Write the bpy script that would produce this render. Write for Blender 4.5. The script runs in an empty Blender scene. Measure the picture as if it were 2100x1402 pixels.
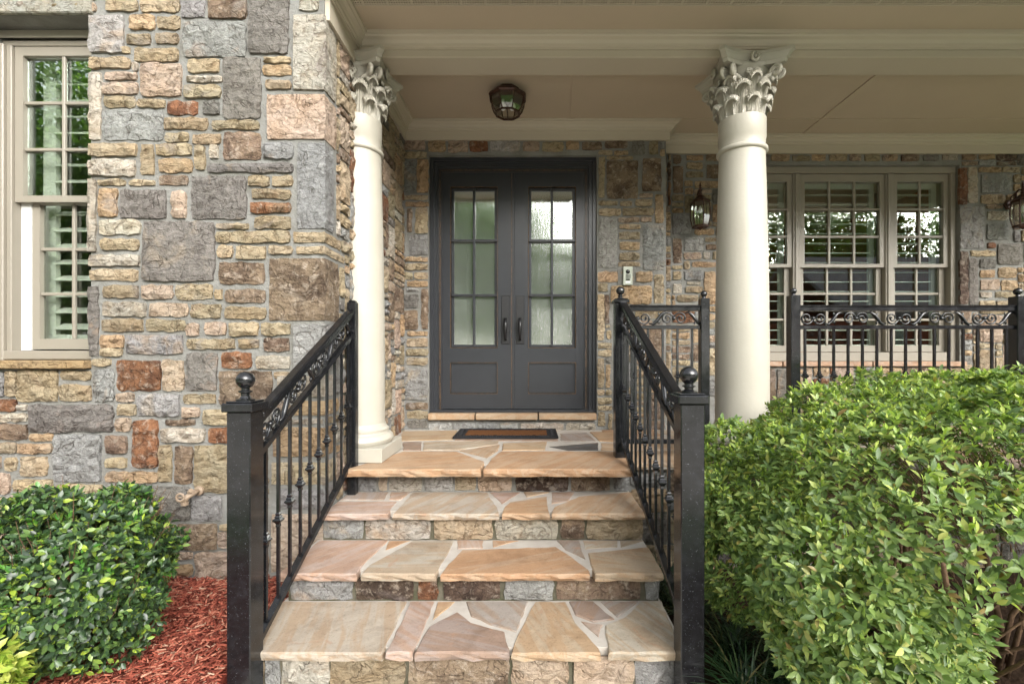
import bpy, bmesh, math, random
import numpy as np
from mathutils import Vector, Matrix, noise as mnoise
rnd = random.Random(11)
scene = bpy.context.scene
COL = scene.collection
R = math.radians

# ------------------------------------------------------------------ camera, sky, sun, exposure
F, VX, HY, CZ = 950.0, 1087.0, 725.0, 0.6655      # measured focal length (px), principal point, eye height over the porch floor
cd = bpy.data.cameras.new('camera'); cam = bpy.data.objects.new('camera', cd); COL.objects.link(cam)
cam.location = (0, 0, CZ); cam.rotation_euler = (R(90), 0, 0)
cd.sensor_width = 36; cd.lens = F / 2100 * 36
cd.shift_x = -(VX - 1050) / 2100; cd.shift_y = (HY - 701) / 2100
cd.clip_start = 0.05; cd.clip_end = 600
scene.camera = cam
SUN_EL, SUN_AZ = 24, 150                            # azimuth clockwise from +Y: soft sun behind the camera's right shoulder
world = bpy.data.worlds.new('World'); scene.world = world; world.use_nodes = True
wn = world.node_tree; wn.nodes.clear()
wo = wn.nodes.new('ShaderNodeOutputWorld'); bg = wn.nodes.new('ShaderNodeBackground')
sky = wn.nodes.new('ShaderNodeTexSky'); sky.sky_type = 'NISHITA'; sky.sun_disc = False
sky.sun_elevation = R(SUN_EL); sky.sun_rotation = R(SUN_AZ); sky.dust_density = 4.0; sky.air_density = 1.0; sky.ozone_density = 0.6
hs = wn.nodes.new('ShaderNodeHueSaturation'); hs.inputs['Saturation'].default_value = 0.22
wn.links.new(sky.outputs[0], hs.inputs['Color']); wn.links.new(hs.outputs[0], bg.inputs[0])
bg.inputs[1].default_value = 0.15
wn.links.new(bg.outputs[0], wo.inputs[0])
sd = bpy.data.lights.new('sun', 'SUN'); sun = bpy.data.objects.new('sun', sd); COL.objects.link(sun)
sd.energy = 1.0; sd.angle = R(60); sd.color = (1.0, 0.97, 0.93)
a, e = R(SUN_AZ), R(SUN_EL)
sdir = Vector((math.sin(a) * math.cos(e), math.cos(a) * math.cos(e), math.sin(e)))
sun.rotation_euler = sdir.to_track_quat('Z', 'Y').to_euler()
vs = scene.view_settings; vs.view_transform = 'Standard'; vs.look = 'None'; vs.gamma = 1; vs.use_curve_mapping = False
vs.exposure = 1.98
scene.cycles.use_denoising = True
scene.cycles.max_bounces = 10; scene.cycles.transparent_max_bounces = 16
scene.cycles.diffuse_bounces = 5; scene.cycles.sample_clamp_indirect = 6

def WX(px, D): return (px - VX) * D / F              # photo column -> X on the frontal plane at depth D
def WZ(py, D): return CZ + (HY - py) * D / F         # photo row -> Z on that plane

# ------------------------------------------------------------------ materials
def lin(c):
    return tuple((v / 255 / 12.92) if v / 255 <= 0.04045 else ((v / 255 + 0.055) / 1.055) ** 2.4 for v in c)
MATS = {}
class NT:
    def __init__(s, name):
        s.m = bpy.data.materials.new(name); s.m.use_nodes = True; s.t = s.m.node_tree; s.t.nodes.clear()
        s.out = s.n('ShaderNodeOutputMaterial'); MATS[name] = s.m
    def n(s, t, **k):
        nd = s.t.nodes.new(t)
        for a_, b_ in k.items(): setattr(nd, a_, b_)
        return nd
    def l(s, a_, b_): s.t.links.new(a_, b_)
    def noise(s, vec, scale, detail=4, rough=0.55, dist=0.0):
        nd = s.n('ShaderNodeTexNoise'); nd.inputs['Scale'].default_value = scale; nd.inputs['Detail'].default_value = detail
        nd.inputs['Roughness'].default_value = rough; nd.inputs['Distortion'].default_value = dist
        if vec: s.l(vec, nd.inputs['Vector'])
        return nd.outputs['Fac']
    def ramp(s, fac, stops):
        nd = s.n('ShaderNodeValToRGB'); el = nd.color_ramp.elements
        while len(el) < len(stops): el.new(0.5)
        for q, (p, c) in enumerate(stops):
            el[q].position = p; el[q].color = (c, c, c, 1) if isinstance(c, (int, float)) else (*c, 1)
        s.l(fac, nd.inputs[0]); return nd.outputs[0]
    def mix(s, fac, A, B, mode='MIX'):
        nd = s.n('ShaderNodeMix', data_type='RGBA', blend_type=mode)
        for sock, v in ((nd.inputs[0], fac), (nd.inputs[6], A), (nd.inputs[7], B)):
            if isinstance(v, (int, float)): sock.default_value = v
            elif isinstance(v, tuple): sock.default_value = (*v, 1)
            else: s.l(v, sock)
        return nd.outputs[2]
    def math(s, op, A, B=None):
        nd = s.n('ShaderNodeMath', operation=op)
        for i_, v in enumerate((A, B)):
            if v is None: continue
            if isinstance(v, (int, float)): nd.inputs[i_].default_value = v
            else: s.l(v, nd.inputs[i_])
        return nd.outputs[0]
    def bump(s, h, dist, strength=1.0, prev=None):
        nd = s.n('ShaderNodeBump'); nd.inputs['Distance'].default_value = dist; nd.inputs['Strength'].default_value = strength
        s.l(h, nd.inputs['Height'])
        if prev: s.l(prev, nd.inputs['Normal'])
        return nd.outputs[0]
    def pos(s, scale=None):
        p = s.n('ShaderNodeNewGeometry').outputs['Position']
        if scale:
            mp = s.n('ShaderNodeMapping'); mp.inputs['Scale'].default_value = scale; s.l(p, mp.inputs['Vector']); return mp.outputs[0]
        return p
    def bsdf(s, col, rough=0.6, normal=None, spec=0.5, metal=0.0):
        b = s.n('ShaderNodeBsdfPrincipled')
        for nm, v in (('Base Color', col), ('Roughness', rough), ('Specular IOR Level', spec), ('Metallic', metal)):
            if isinstance(v, (int, float)): b.inputs[nm].default_value = v
            elif isinstance(v, tuple): b.inputs[nm].default_value = (*v, 1)
            else: s.l(v, b.inputs[nm])
        if normal: s.l(normal, b.inputs['Normal'])
        s.l(b.outputs[0], s.out.inputs[0]); return b

def stone_mat(name, kind):
    n = NT(name); oi = n.n('ShaderNodeObjectInfo'); base = oi.outputs['Color']
    off = n.n('ShaderNodeVectorMath', operation='ADD'); n.l(n.pos(), off.inputs[0])
    cmb = n.n('ShaderNodeCombineXYZ')
    for i_, k in enumerate((17.0, 29.0, 41.0)): n.l(n.math('MULTIPLY', oi.outputs['Random'], k), cmb.inputs[i_])
    n.l(cmb.outputs[0], off.inputs[1]); P = off.outputs[0]
    st = n.n('ShaderNodeMapping'); st.inputs['Scale'].default_value = (1, 1, 2.0); n.l(P, st.inputs[0]); S = st.outputs[0]
    big = n.noise(P, 7, 5, 0.6, 0.6); mid = n.noise(P, 26, 6, 0.65, 0.4); fine = n.noise(P, 160, 3, 0.6); lay = n.noise(S, 20, 7, 0.58, 0.6)
    if kind == 'sand':
        c = n.mix(n.ramp(big, [(0.42, 0), (0.66, 0.6)]), base, n.mix(1.0, base, (0.92, 0.80, 0.66), 'MULTIPLY'))
        c = n.mix(n.ramp(mid, [(0.35, 0), (0.62, 0.35)]), c, n.mix(1.0, c, (1.22, 1.22, 1.25), 'MULTIPLY'))
        c = n.mix(n.ramp(lay, [(0.36, 0.65), (0.48, 0)]), c, n.mix(1.0, c, (0.50, 0.44, 0.38), 'MULTIPLY'))  # dark layering lines, with crevice shade painted into the low strata
        h = n.mix(0.6, mid, lay); bd = 0.045; rg = 0.85
    elif kind == 'gray':
        c = n.mix(n.ramp(big, [(0.40, 0), (0.66, 0.55)]), base, n.mix(1.0, base, (0.62, 0.60, 0.59), 'MULTIPLY'))
        c = n.mix(n.ramp(mid, [(0.50, 0), (0.64, 0.7)]), c, n.mix(1.0, c, (1.32, 1.32, 1.30), 'MULTIPLY'))
        c = n.mix(n.ramp(fine, [(0.34, 0.6), (0.46, 0)]), c, n.mix(1.0, c, (0.45, 0.44, 0.43), 'MULTIPLY'))
        h = n.mix(0.45, mid, lay); bd = 0.050; rg = 0.9
    else:
        c = n.mix(n.ramp(big, [(0.47, 0), (0.60, 0.85)]), base, n.mix(1.0, base, (0.42, 0.38, 0.38), 'MULTIPLY'))
        c = n.mix(n.ramp(mid, [(0.52, 0), (0.66, 0.55)]), c, (0.42, 0.36, 0.29))
        c = n.mix(n.ramp(fine, [(0.36, 0.5), (0.46, 0)]), c, n.mix(1.0, c, (0.4, 0.38, 0.36), 'MULTIPLY'))
        h = n.mix(0.5, mid, lay); bd = 0.045; rg = 0.85
    stain = n.noise(P, 4.5, 6, 0.62, 0.9); tone = n.ramp(oi.outputs['Random'], [(0.0, (0.30, 0.20, 0.12)), (0.3, (0.34, 0.27, 0.18)), (0.55, (0.24, 0.23, 0.22)), (0.8, (0.14, 0.11, 0.10)), (1.0, (0.30, 0.22, 0.16))])
    c = n.mix(n.ramp(stain, [(0.55, 0), (0.66, 0.55)]), c, tone)
    c = n.mix(n.ramp(n.noise(P, 60, 5, 0.7), [(0.38, 0.4), (0.5, 0)]), c, n.mix(1.0, c, (0.55, 0.52, 0.5), 'MULTIPLY'))
    vein = n.noise(P, 5.5, 3, 0.5, 1.8); vm = n.ramp(vein, [(0.478, 0), (0.496, 0.62), (0.514, 0)]); c = n.mix(vm, c, n.mix(1.0, c, (0.42, 0.36, 0.32), 'MULTIPLY'))
    nb = n.bump(h, bd, 0.9); nb = n.bump(n.math('SUBTRACT', 1.0, vm), 0.010, 0.8, nb); nb = n.bump(fine, 0.0025, 0.8, nb)
    n.bsdf(c, rg, nb, 0.3); return n.m
stone_mat('sandstone', 'sand'); stone_mat('gray_fieldstone', 'gray'); stone_mat('brown_fieldstone', 'brown')

def flag_mat():
    n = NT('flagstone'); oi = n.n('ShaderNodeObjectInfo'); base = oi.outputs['Color']
    off = n.n('ShaderNodeVectorMath', operation='ADD'); n.l(n.pos(), off.inputs[0]); cmb = n.n('ShaderNodeCombineXYZ')
    for i_, k in enumerate((13.0, 23.0, 31.0)): n.l(n.math('MULTIPLY', oi.outputs['Random'], k), cmb.inputs[i_])
    n.l(cmb.outputs[0], off.inputs[1]); P = off.outputs[0]
    rt = n.n('ShaderNodeVectorRotate', rotation_type='Z_AXIS'); n.l(P, rt.inputs['Vector']); n.l(n.math('MULTIPLY', oi.outputs['Random'], 6.28), rt.inputs['Angle'])
    st = n.n('ShaderNodeMapping'); st.inputs['Scale'].default_value = (7, 0.8, 7); n.l(rt.outputs[0], st.inputs[0])
    band = n.noise(st.outputs[0], 3.2, 5, 0.55, 0.8); big = n.noise(P, 4, 4, 0.6, 0.5); fine = n.noise(P, 110, 4, 0.6); mid = n.noise(P, 22, 5, 0.6)
    c = n.mix(n.ramp(band, [(0.44, 0), (0.54, 0.8)]), base, n.mix(1.0, base, (0.93, 0.79, 0.66), 'MULTIPLY'))
    c = n.mix(n.ramp(big, [(0.45, 0), (0.7, 0.6)]), c, n.mix(1.0, c, (0.78, 0.76, 0.76), 'MULTIPLY'))
    c = n.mix(n.ramp(mid, [(0.56, 0), (0.70, 0.35)]), c, n.mix(1.0, c, (1.3, 1.3, 1.3), 'MULTIPLY'))
    c = n.mix(n.ramp(fine, [(0.33, 0.4), (0.43, 0)]), c, n.mix(1.0, c, (0.5, 0.45, 0.4), 'MULTIPLY'))
    dirt = n.noise(n.pos(), 6, 7, 0.68, 0.5); c = n.mix(n.ramp(dirt, [(0.50, 0), (0.68, 0.55)]), c, n.mix(1.0, c, (0.60, 0.55, 0.50), 'MULTIPLY'))
    rust = n.noise(P, 9, 5, 0.6, 1.2); c = n.mix(n.ramp(rust, [(0.60, 0), (0.70, 0.5)]), c, (0.30, 0.17, 0.10))
    nb = n.bump(mid, 0.007, 0.7); nb = n.bump(fine, 0.0018, 0.8, nb)
    n.bsdf(c, 0.72, nb, 0.35)
flag_mat()

def plain(name, srgb, rough=0.6, var=0.12, scale=14, bump=0.0, bscale=60, spec=0.5, metal=0.0, dark=(0.7, 0.68, 0.66)):
    n = NT(name); P = n.pos(); c0 = lin(srgb)
    c = n.mix(n.ramp(n.noise(P, scale, 5), [(0.40, 0), (0.66, var * 3 if var < 0.33 else 1.0)]), c0, tuple(v * d for v, d in zip(c0, dark)))
    nb = n.bump(n.noise(P, bscale, 5, 0.6), bump, 0.8) if bump else None
    n.bsdf(c, rough, nb, spec, metal); return n.m
plain('mortar', (128, 128, 124), 0.95, 0.3, 7, 0.012, 60, 0.2, dark=(0.72, 0.70, 0.66))
plain('tread_mortar', (172, 166, 157), 0.9, 0.2, 9, 0.003, 120, 0.2)
plain('riser_mortar', (92, 88, 76), 0.95, 0.3, 12, 0.006, 90, 0.2, dark=(0.55, 0.6, 0.45))
plain('taupe_trim', (178, 169, 152), 0.42, 0.05, 5, 0.0006, 40, 0.5, dark=(0.88, 0.88, 0.88))
plain('taupe_ceiling', (180, 166, 147), 0.55, 0.08, 3, 0.0008, 60, 0.4, dark=(0.86, 0.86, 0.85))
plain('column_cream', (166, 162, 150), 0.42, 0.12, 5, 0.0012, 50, 0.45, dark=(0.88, 0.86, 0.83))
plain('window_taupe', (134, 128, 116), 0.42, 0.06, 8, 0.0006, 60, 0.5, dark=(0.88, 0.88, 0.88))
plain('shutter_white', (218, 216, 204), 0.45, 0.04, 8, 0, 60, 0.5, dark=(0.9, 0.9, 0.9))
plain('jamb_white', (196, 196, 192), 0.4, 0.05, 30)
plain('door_black', (45, 47, 51), 0.28, 0.12, 10, 0.0005, 90, 0.5, dark=(0.75, 0.75, 0.75))
plain('worn_bronze', (112, 88, 64), 0.42, 0.33, 40, 0.0008, 90, 0.5, 0.3, dark=(0.22, 0.22, 0.22))
plain('handle_black', (24, 24, 26), 0.38, 0.1, 30, 0, 60)
plain('lantern_bronze', (72, 46, 36), 0.45, 0.3, 40, 0.0006, 120, 0.5, 0.4, dark=(0.4, 0.4, 0.42))
plain('rubber', (38, 38, 40), 0.8, 0.2, 50, 0.003, 160, 0.2)
plain('coir', (104, 70, 44), 0.95, 0.3, 160, 0.004, 300, 0.1, dark=(0.55, 0.5, 0.45))
plain('intercom_gray', (172, 178, 164), 0.4, 0.04, 20, 0, 60, 0.5)
plain('white_plastic', (225, 226, 228), 0.35, 0.02, 20)
plain('black_plastic', (16, 17, 18), 0.15, 0.05, 20)
plain('brass_bib', (150, 132, 112), 0.5, 0.2, 60, 0.001, 150)
plain('bark', (104, 84, 66), 0.95, 0.3, 30, 0.006, 90, 0.1, dark=(0.5, 0.5, 0.5))
plain('soil', (60, 46, 36), 0.98, 0.3, 18, 0.02, 40, 0.1, dark=(0.5, 0.5, 0.5))
plain('grass', (84, 112, 52), 0.95, 0.3, 3, 0.02, 60, 0.1, dark=(0.7, 0.75, 0.6))
plain('concrete', (196, 190, 180), 0.9, 0.2, 5, 0.003, 90, 0.2, dark=(0.85, 0.85, 0.84))
plain('room_wood', (150, 96, 62), 0.55, 0.3, 4, 0, 60, 0.4, dark=(0.6, 0.55, 0.5))
plain('room_cream', (206, 196, 176), 0.8, 0.1, 3)
plain('curtain_gray', (150, 160, 168), 0.9, 0.2, 6)
plain('drape_brown', (92, 66, 56), 0.9, 0.2, 6)
plain('shingle', (120, 120, 124), 0.9, 0.3, 6, 0.02, 30, 0.2)
plain('brick_red', (140, 82, 66), 0.9, 0.3, 8, 0.01, 40, 0.2)

def iron():
    n = NT('black_iron'); P = n.pos(); c0 = lin((20, 21, 23))
    w = n.noise(P, 30, 6, 0.65); c = n.mix(n.ramp(w, [(0.5, 0), (0.8, 0.35)]), c0, lin((56, 58, 63)))
    sp = n.noise(P, 260, 2, 0.5); c = n.mix(n.ramp(sp, [(0.70, 0), (0.76, 0.6)]), c, lin((150, 152, 158)))
    r_ = n.ramp(n.noise(P, 18, 4), [(0.3, 0.12), (0.7, 0.26)])
    n.bsdf(c, r_, n.bump(n.noise(P, 130, 3), 0.0003, 0.6), 0.6)
iron()
def mulch_mat():
    n = NT('red_mulch'); g = n.n('ShaderNodeNewGeometry'); P = g.outputs['Position']
    c = n.ramp(g.outputs['Random Per Island'], [(0.0, lin((78, 36, 28))), (0.35, lin((134, 68, 54))), (0.7, lin((160, 88, 70))), (0.9, lin((176, 118, 96))), (1.0, lin((178, 150, 128)))])
    c = n.mix(n.ramp(n.noise(P, 60, 4), [(0.4, 0), (0.7, 0.5)]), c, n.mix(1.0, c, (0.6, 0.55, 0.55), 'MULTIPLY'))
    n.bsdf(c, 0.88, n.bump(n.noise(P, 200, 3), 0.001, 0.8), 0.2)
mulch_mat()
plain('mulch_base', (104, 48, 38), 0.95, 0.3, 30, 0.015, 60, 0.1, dark=(0.55, 0.5, 0.5))

def leaf_mat(name, stops, transl, rough=0.35, spec=0.5):
    n = NT(name); g = n.n('ShaderNodeNewGeometry'); oi = n.n('ShaderNodeObjectInfo')
    f = n.math('FRACT', n.math('ADD', g.outputs['Random Per Island'], oi.outputs['Random']))
    c = n.ramp(f, [(p, lin(k)) for p, k in stops])
    c = n.mix(n.ramp(n.noise(g.outputs['Position'], 70, 3), [(0.4, 0), (0.7, 0.35)]), c, n.mix(1.0, c, (0.7, 0.75, 0.6), 'MULTIPLY'))
    b = n.bsdf(c, rough, None, spec)
    tr = n.n('ShaderNodeBsdfTranslucent'); n.l(n.mix(1.0, c, (1.35, 1.5, 0.7), 'MULTIPLY'), tr.inputs[0])
    mx = n.n('ShaderNodeMixShader'); mx.inputs[0].default_value = transl
    n.l(b.outputs[0], mx.inputs[1]); n.l(tr.outputs[0], mx.inputs[2]); n.l(mx.outputs[0], n.out.inputs[0])
leaf_mat('azalea_leaf', [(0, (82, 106, 62)), (0.3, (104, 128, 72)), (0.6, (124, 146, 84)), (0.80, (146, 166, 92)), (0.91, (178, 188, 104)), (0.965, (150, 150, 84)), (0.985, (128, 104, 62)), (1, (84, 112, 62))], 0.32, 0.42, 0.5)
leaf_mat('azalea_tip', [(0, (128, 158, 70)), (0.5, (160, 182, 84)), (1, (186, 196, 106))], 0.3)
leaf_mat('holly_leaf', [(0, (40, 56, 40)), (0.35, (54, 76, 48)), (0.65, (72, 100, 56)), (0.88, (108, 134, 70)), (0.97, (150, 170, 60)), (1, (44, 66, 38))], 0.18, 0.34, 0.5)
leaf_mat('holly_tip', [(0, (66, 116, 44)), (0.6, (94, 142, 54)), (1, (150, 172, 66))], 0.25, 0.28, 0.6)
leaf_mat('privet_leaf', [(0, (120, 150, 56)), (0.6, (156, 176, 70)), (1, (186, 190, 96))], 0.3, 0.35)
leaf_mat('liriope_blade', [(0, (26, 46, 30)), (0.6, (44, 70, 42)), (0.9, (66, 92, 54)), (1, (140, 130, 88))], 0.1, 0.35)
leaf_mat('tree_leaf', [(0, (64, 92, 48)), (0.5, (96, 126, 66)), (1, (130, 156, 86))], 0.4, 0.5)

def glass(name, refl, rough, tint, bscale=None, haze=0.0):
    n = NT(name); nb = None
    if bscale:
        mp = n.pos((bscale[0], 1, bscale[1])); nb = n.bump(n.noise(mp, 1.0, 3, 0.6, 0.6), bscale[2], 1.0)
    gl = n.n('ShaderNodeBsdfGlossy'); gl.inputs['Roughness'].default_value = rough; gl.inputs['Color'].default_value = (0.97, 1.0, 0.97, 1)
    tp = n.n('ShaderNodeBsdfTransparent'); tp.inputs[0].default_value = (*tint, 1)
    if nb: n.l(nb, gl.inputs['Normal'])
    fr = n.n('ShaderNodeLayerWeight'); fr.inputs['Blend'].default_value = 0.25
    fac = n.math('ADD', n.math('MULTIPLY', fr.outputs['Fresnel'], 0.5), refl)
    mx = n.n('ShaderNodeMixShader'); n.l(fac, mx.inputs[0]); n.l(tp.outputs[0], mx.inputs[1]); n.l(gl.outputs[0], mx.inputs[2])
    res = mx.outputs[0]
    if haze:
        df = n.n('ShaderNodeBsdfTranslucent'); df.inputs[0].default_value = (0.8, 0.86, 0.8, 1); d2 = n.n('ShaderNodeBsdfDiffuse'); d2.inputs[0].default_value = (0.62, 0.68, 0.6, 1)
        if nb: n.l(nb, d2.inputs['Normal'])
        m2 = n.n('ShaderNodeMixShader'); m2.inputs[0].default_value = haze; n.l(res, m2.inputs[1]); n.l(d2.outputs[0], m2.inputs[2]); res = m2.outputs[0]
    n.l(res, n.out.inputs[0])
glass('window_glass', 0.08, 0.0, (0.86, 0.9, 0.88))
glass('rain_glass', 0.36, 0.0, (0.5, 0.56, 0.52), (75, 13, 0.0006), 0.10)
glass('lantern_glass', 0.14, 0.02, (0.86, 0.87, 0.82))
n = NT('bulb'); em = n.n('ShaderNodeEmission'); em.inputs[0].default_value = (1, 0.75, 0.45, 1); em.inputs[1].default_value = 6; n.l(em.outputs[0], n.out.inputs[0])

# ------------------------------------------------------------------ mesh helpers
class MB:
    def __init__(s): s.v = []; s.f = []
    def add(s, vs_, fs):
        o = len(s.v); s.v += [tuple(q) for q in vs_]; s.f += [tuple(i_ + o for i_ in q) for q in fs]; return s
    def box(s, x0, x1, y0, y1, z0, z1):
        vs_ = [(x0, y0, z0), (x1, y0, z0), (x1, y1, z0), (x0, y1, z0), (x0, y0, z1), (x1, y0, z1), (x1, y1, z1), (x0, y1, z1)]
        return s.add(vs_, [(3, 2, 1, 0), (4, 5, 6, 7), (0, 1, 5, 4), (1, 2, 6, 5), (2, 3, 7, 6), (3, 0, 4, 7)])
    def bar(s, p, q, w, h, roll_up=(0, 0, 1)):
        p, q = Vector(p), Vector(q); d = (q - p).normalized(); sd_ = d.cross(Vector(roll_up)).normalized(); u = sd_.cross(d)
        vs_ = []
        for c in (p, q):
            for (i_, j) in ((-1, -1), (1, -1), (1, 1), (-1, 1)): vs_.append(c + sd_ * (w / 2 * i_) + u * (h / 2 * j))
        return s.add(vs_, [(3, 2, 1, 0), (4, 5, 6, 7), (0, 1, 5, 4), (1, 2, 6, 5), (2, 3, 7, 6), (3, 0, 4, 7)])
    def prism(s, poly, z0, z1):
        k = len(poly); area = sum(poly[i_][0] * poly[(i_ + 1) % k][1] - poly[(i_ + 1) % k][0] * poly[i_][1] for i_ in range(k))
        if area < 0: poly = poly[::-1]
        vs_ = [(x, y, z0) for x, y in poly] + [(x, y, z1) for x, y in poly]
        return s.add(vs_, [tuple(range(k - 1, -1, -1)), tuple(range(k, 2 * k))] + [(i_, (i_ + 1) % k, (i_ + 1) % k + k, i_ + k) for i_ in range(k)])
    def lathe(s, prof, c=(0, 0, 0), seg=32, axis='z', a0=0.0):
        vs_ = []
        for r_, z in prof:
            for k in range(seg):
                t = a0 + 2 * math.pi * k / seg; x, y = r_ * math.cos(t), r_ * math.sin(t)
                vs_.append((c[0] + x, c[1] + y, c[2] + z) if axis == 'z' else (c[0] + x, c[1] - z, c[2] + y))
        fs = []
        for i_ in range(len(prof) - 1):
            for k in range(seg):
                k2 = (k + 1) % seg; fs.append((i_ * seg + k, i_ * seg + k2, (i_ + 1) * seg + k2, (i_ + 1) * seg + k))
        fs.append(tuple(range(seg - 1, -1, -1))); fs.append(tuple((len(prof) - 1) * seg + k for k in range(seg)))
        return s.add(vs_, fs)
    def tube(s, path, rad, seg=6):
        path = [Vector(p) for p in path]; nP = len(path); vs_ = []; prev = None
        for i_, p in enumerate(path):
            d = (path[min(i_ + 1, nP - 1)] - path[max(i_ - 1, 0)]).normalized()
            ref = prev if prev is not None else (Vector((0, 0, 1)) if abs(d.z) < 0.9 else Vector((1, 0, 0)))
            sd_ = (ref - d * ref.dot(d)).normalized(); prev = sd_; u = d.cross(sd_)
            r_ = rad[i_] if isinstance(rad, (list, tuple)) else rad
            for k in range(seg):
                t = 2 * math.pi * k / seg; vs_.append(p + sd_ * (r_ * math.cos(t)) + u * (r_ * math.sin(t)))
        fs = [(i_ * seg + k, i_ * seg + (k + 1) % seg, (i_ + 1) * seg + (k + 1) % seg, (i_ + 1) * seg + k) for i_ in range(nP - 1) for k in range(seg)]
        fs.append(tuple(range(seg - 1, -1, -1))); fs.append(tuple((nP - 1) * seg + k for k in range(seg)))
        return s.add(vs_, fs)
    def sweep(s, prof, p0, p1, out, miter0=0.0, miter1=0.0):
        """profile of (out, up) points carried from p0 to p1; miter moves an end by out*miter along the run"""
        p0, p1, out = Vector(p0), Vector(p1), Vector(out); d = (p1 - p0).normalized(); k = len(prof); vs_ = []
        for p, mt in ((p0, miter0), (p1, miter1)):
            for (o, u) in prof: vs_.append(p + out * o + Vector((0, 0, u)) + d * (o * mt))
        return s.add(vs_, [tuple(range(k)), tuple(range(2 * k - 1, k - 1, -1))] + [(i_, i_ + k, (i_ + 1) % k + k, (i_ + 1) % k) for i_ in range(k)])
WL = {}
def obj(name, mb, mat, parent=None, smooth=False, bevel=0.0, color=None, origin=None, recalc=True):
    vs_ = np.array([tuple(q) for q in mb.v], dtype=np.float64)
    c = Vector(origin) if origin is not None else Vector(((vs_.max(0) + vs_.min(0)) / 2).tolist())
    me = bpy.data.meshes.new(name); me.from_pydata((vs_ - np.array(c)).tolist(), [], mb.f)
    if recalc:
        bm = bmesh.new(); bm.from_mesh(me); bmesh.ops.recalc_face_normals(bm, faces=bm.faces[:])
        if bevel: bmesh.ops.bevel(bm, geom=[e_ for e_ in bm.edges if e_.calc_face_angle(0) > 0.6], offset=bevel, segments=1, affect='EDGES', clamp_overlap=True)
        bm.to_mesh(me); bm.free()
    return link(name, me, mat, c, parent, smooth, color)
def link(name, me, mat, c, parent=None, smooth=False, color=None):
    if mat and not me.materials: me.materials.append(MATS[mat])
    if smooth:
        for p in me.polygons: p.use_smooth = True
        if smooth == 'auto': me.set_sharp_from_angle(angle=R(35))
    o = bpy.data.objects.new(name, me); COL.objects.link(o)
    if parent is not None: o.parent = parent; o.location = Vector(c) - WL[parent]
    else: o.location = c
    WL[o] = Vector(c)
    if color: o.color = (*color, 1)
    return o
def tag(o, label=None, cat=None, group=None, kind=None):
    for k, v in (('label', label), ('category', cat), ('group', group), ('kind', kind)):
        if v: o[k] = v
    return o
def thing(name, label, cat, loc, group=None, kind=None):
    o = bpy.data.objects.new(name, None); COL.objects.link(o); o.location = loc; o.empty_display_size = 0.1; WL[o] = Vector(loc)
    return tag(o, label, cat, group, kind)
def kids(o): return [c for c in bpy.data.objects if c.parent is o]
def copy_tree(o, parent=None, loc=None):
    c = o.copy(); COL.objects.link(c); c.parent = parent
    if loc is not None: c.location = loc
    WL[c] = Vector(c.location) + (WL[parent] if parent else Vector())
    for ch in kids(o): copy_tree(ch, c)
    return c
def jit(c, a_=0.07):
    f = 1 + rnd.uniform(-a_ * 1.6, a_ * 1.6); return tuple(max(0.01, v * f * (1 + rnd.uniform(-a_, a_) * 0.3)) for v in c)

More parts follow.
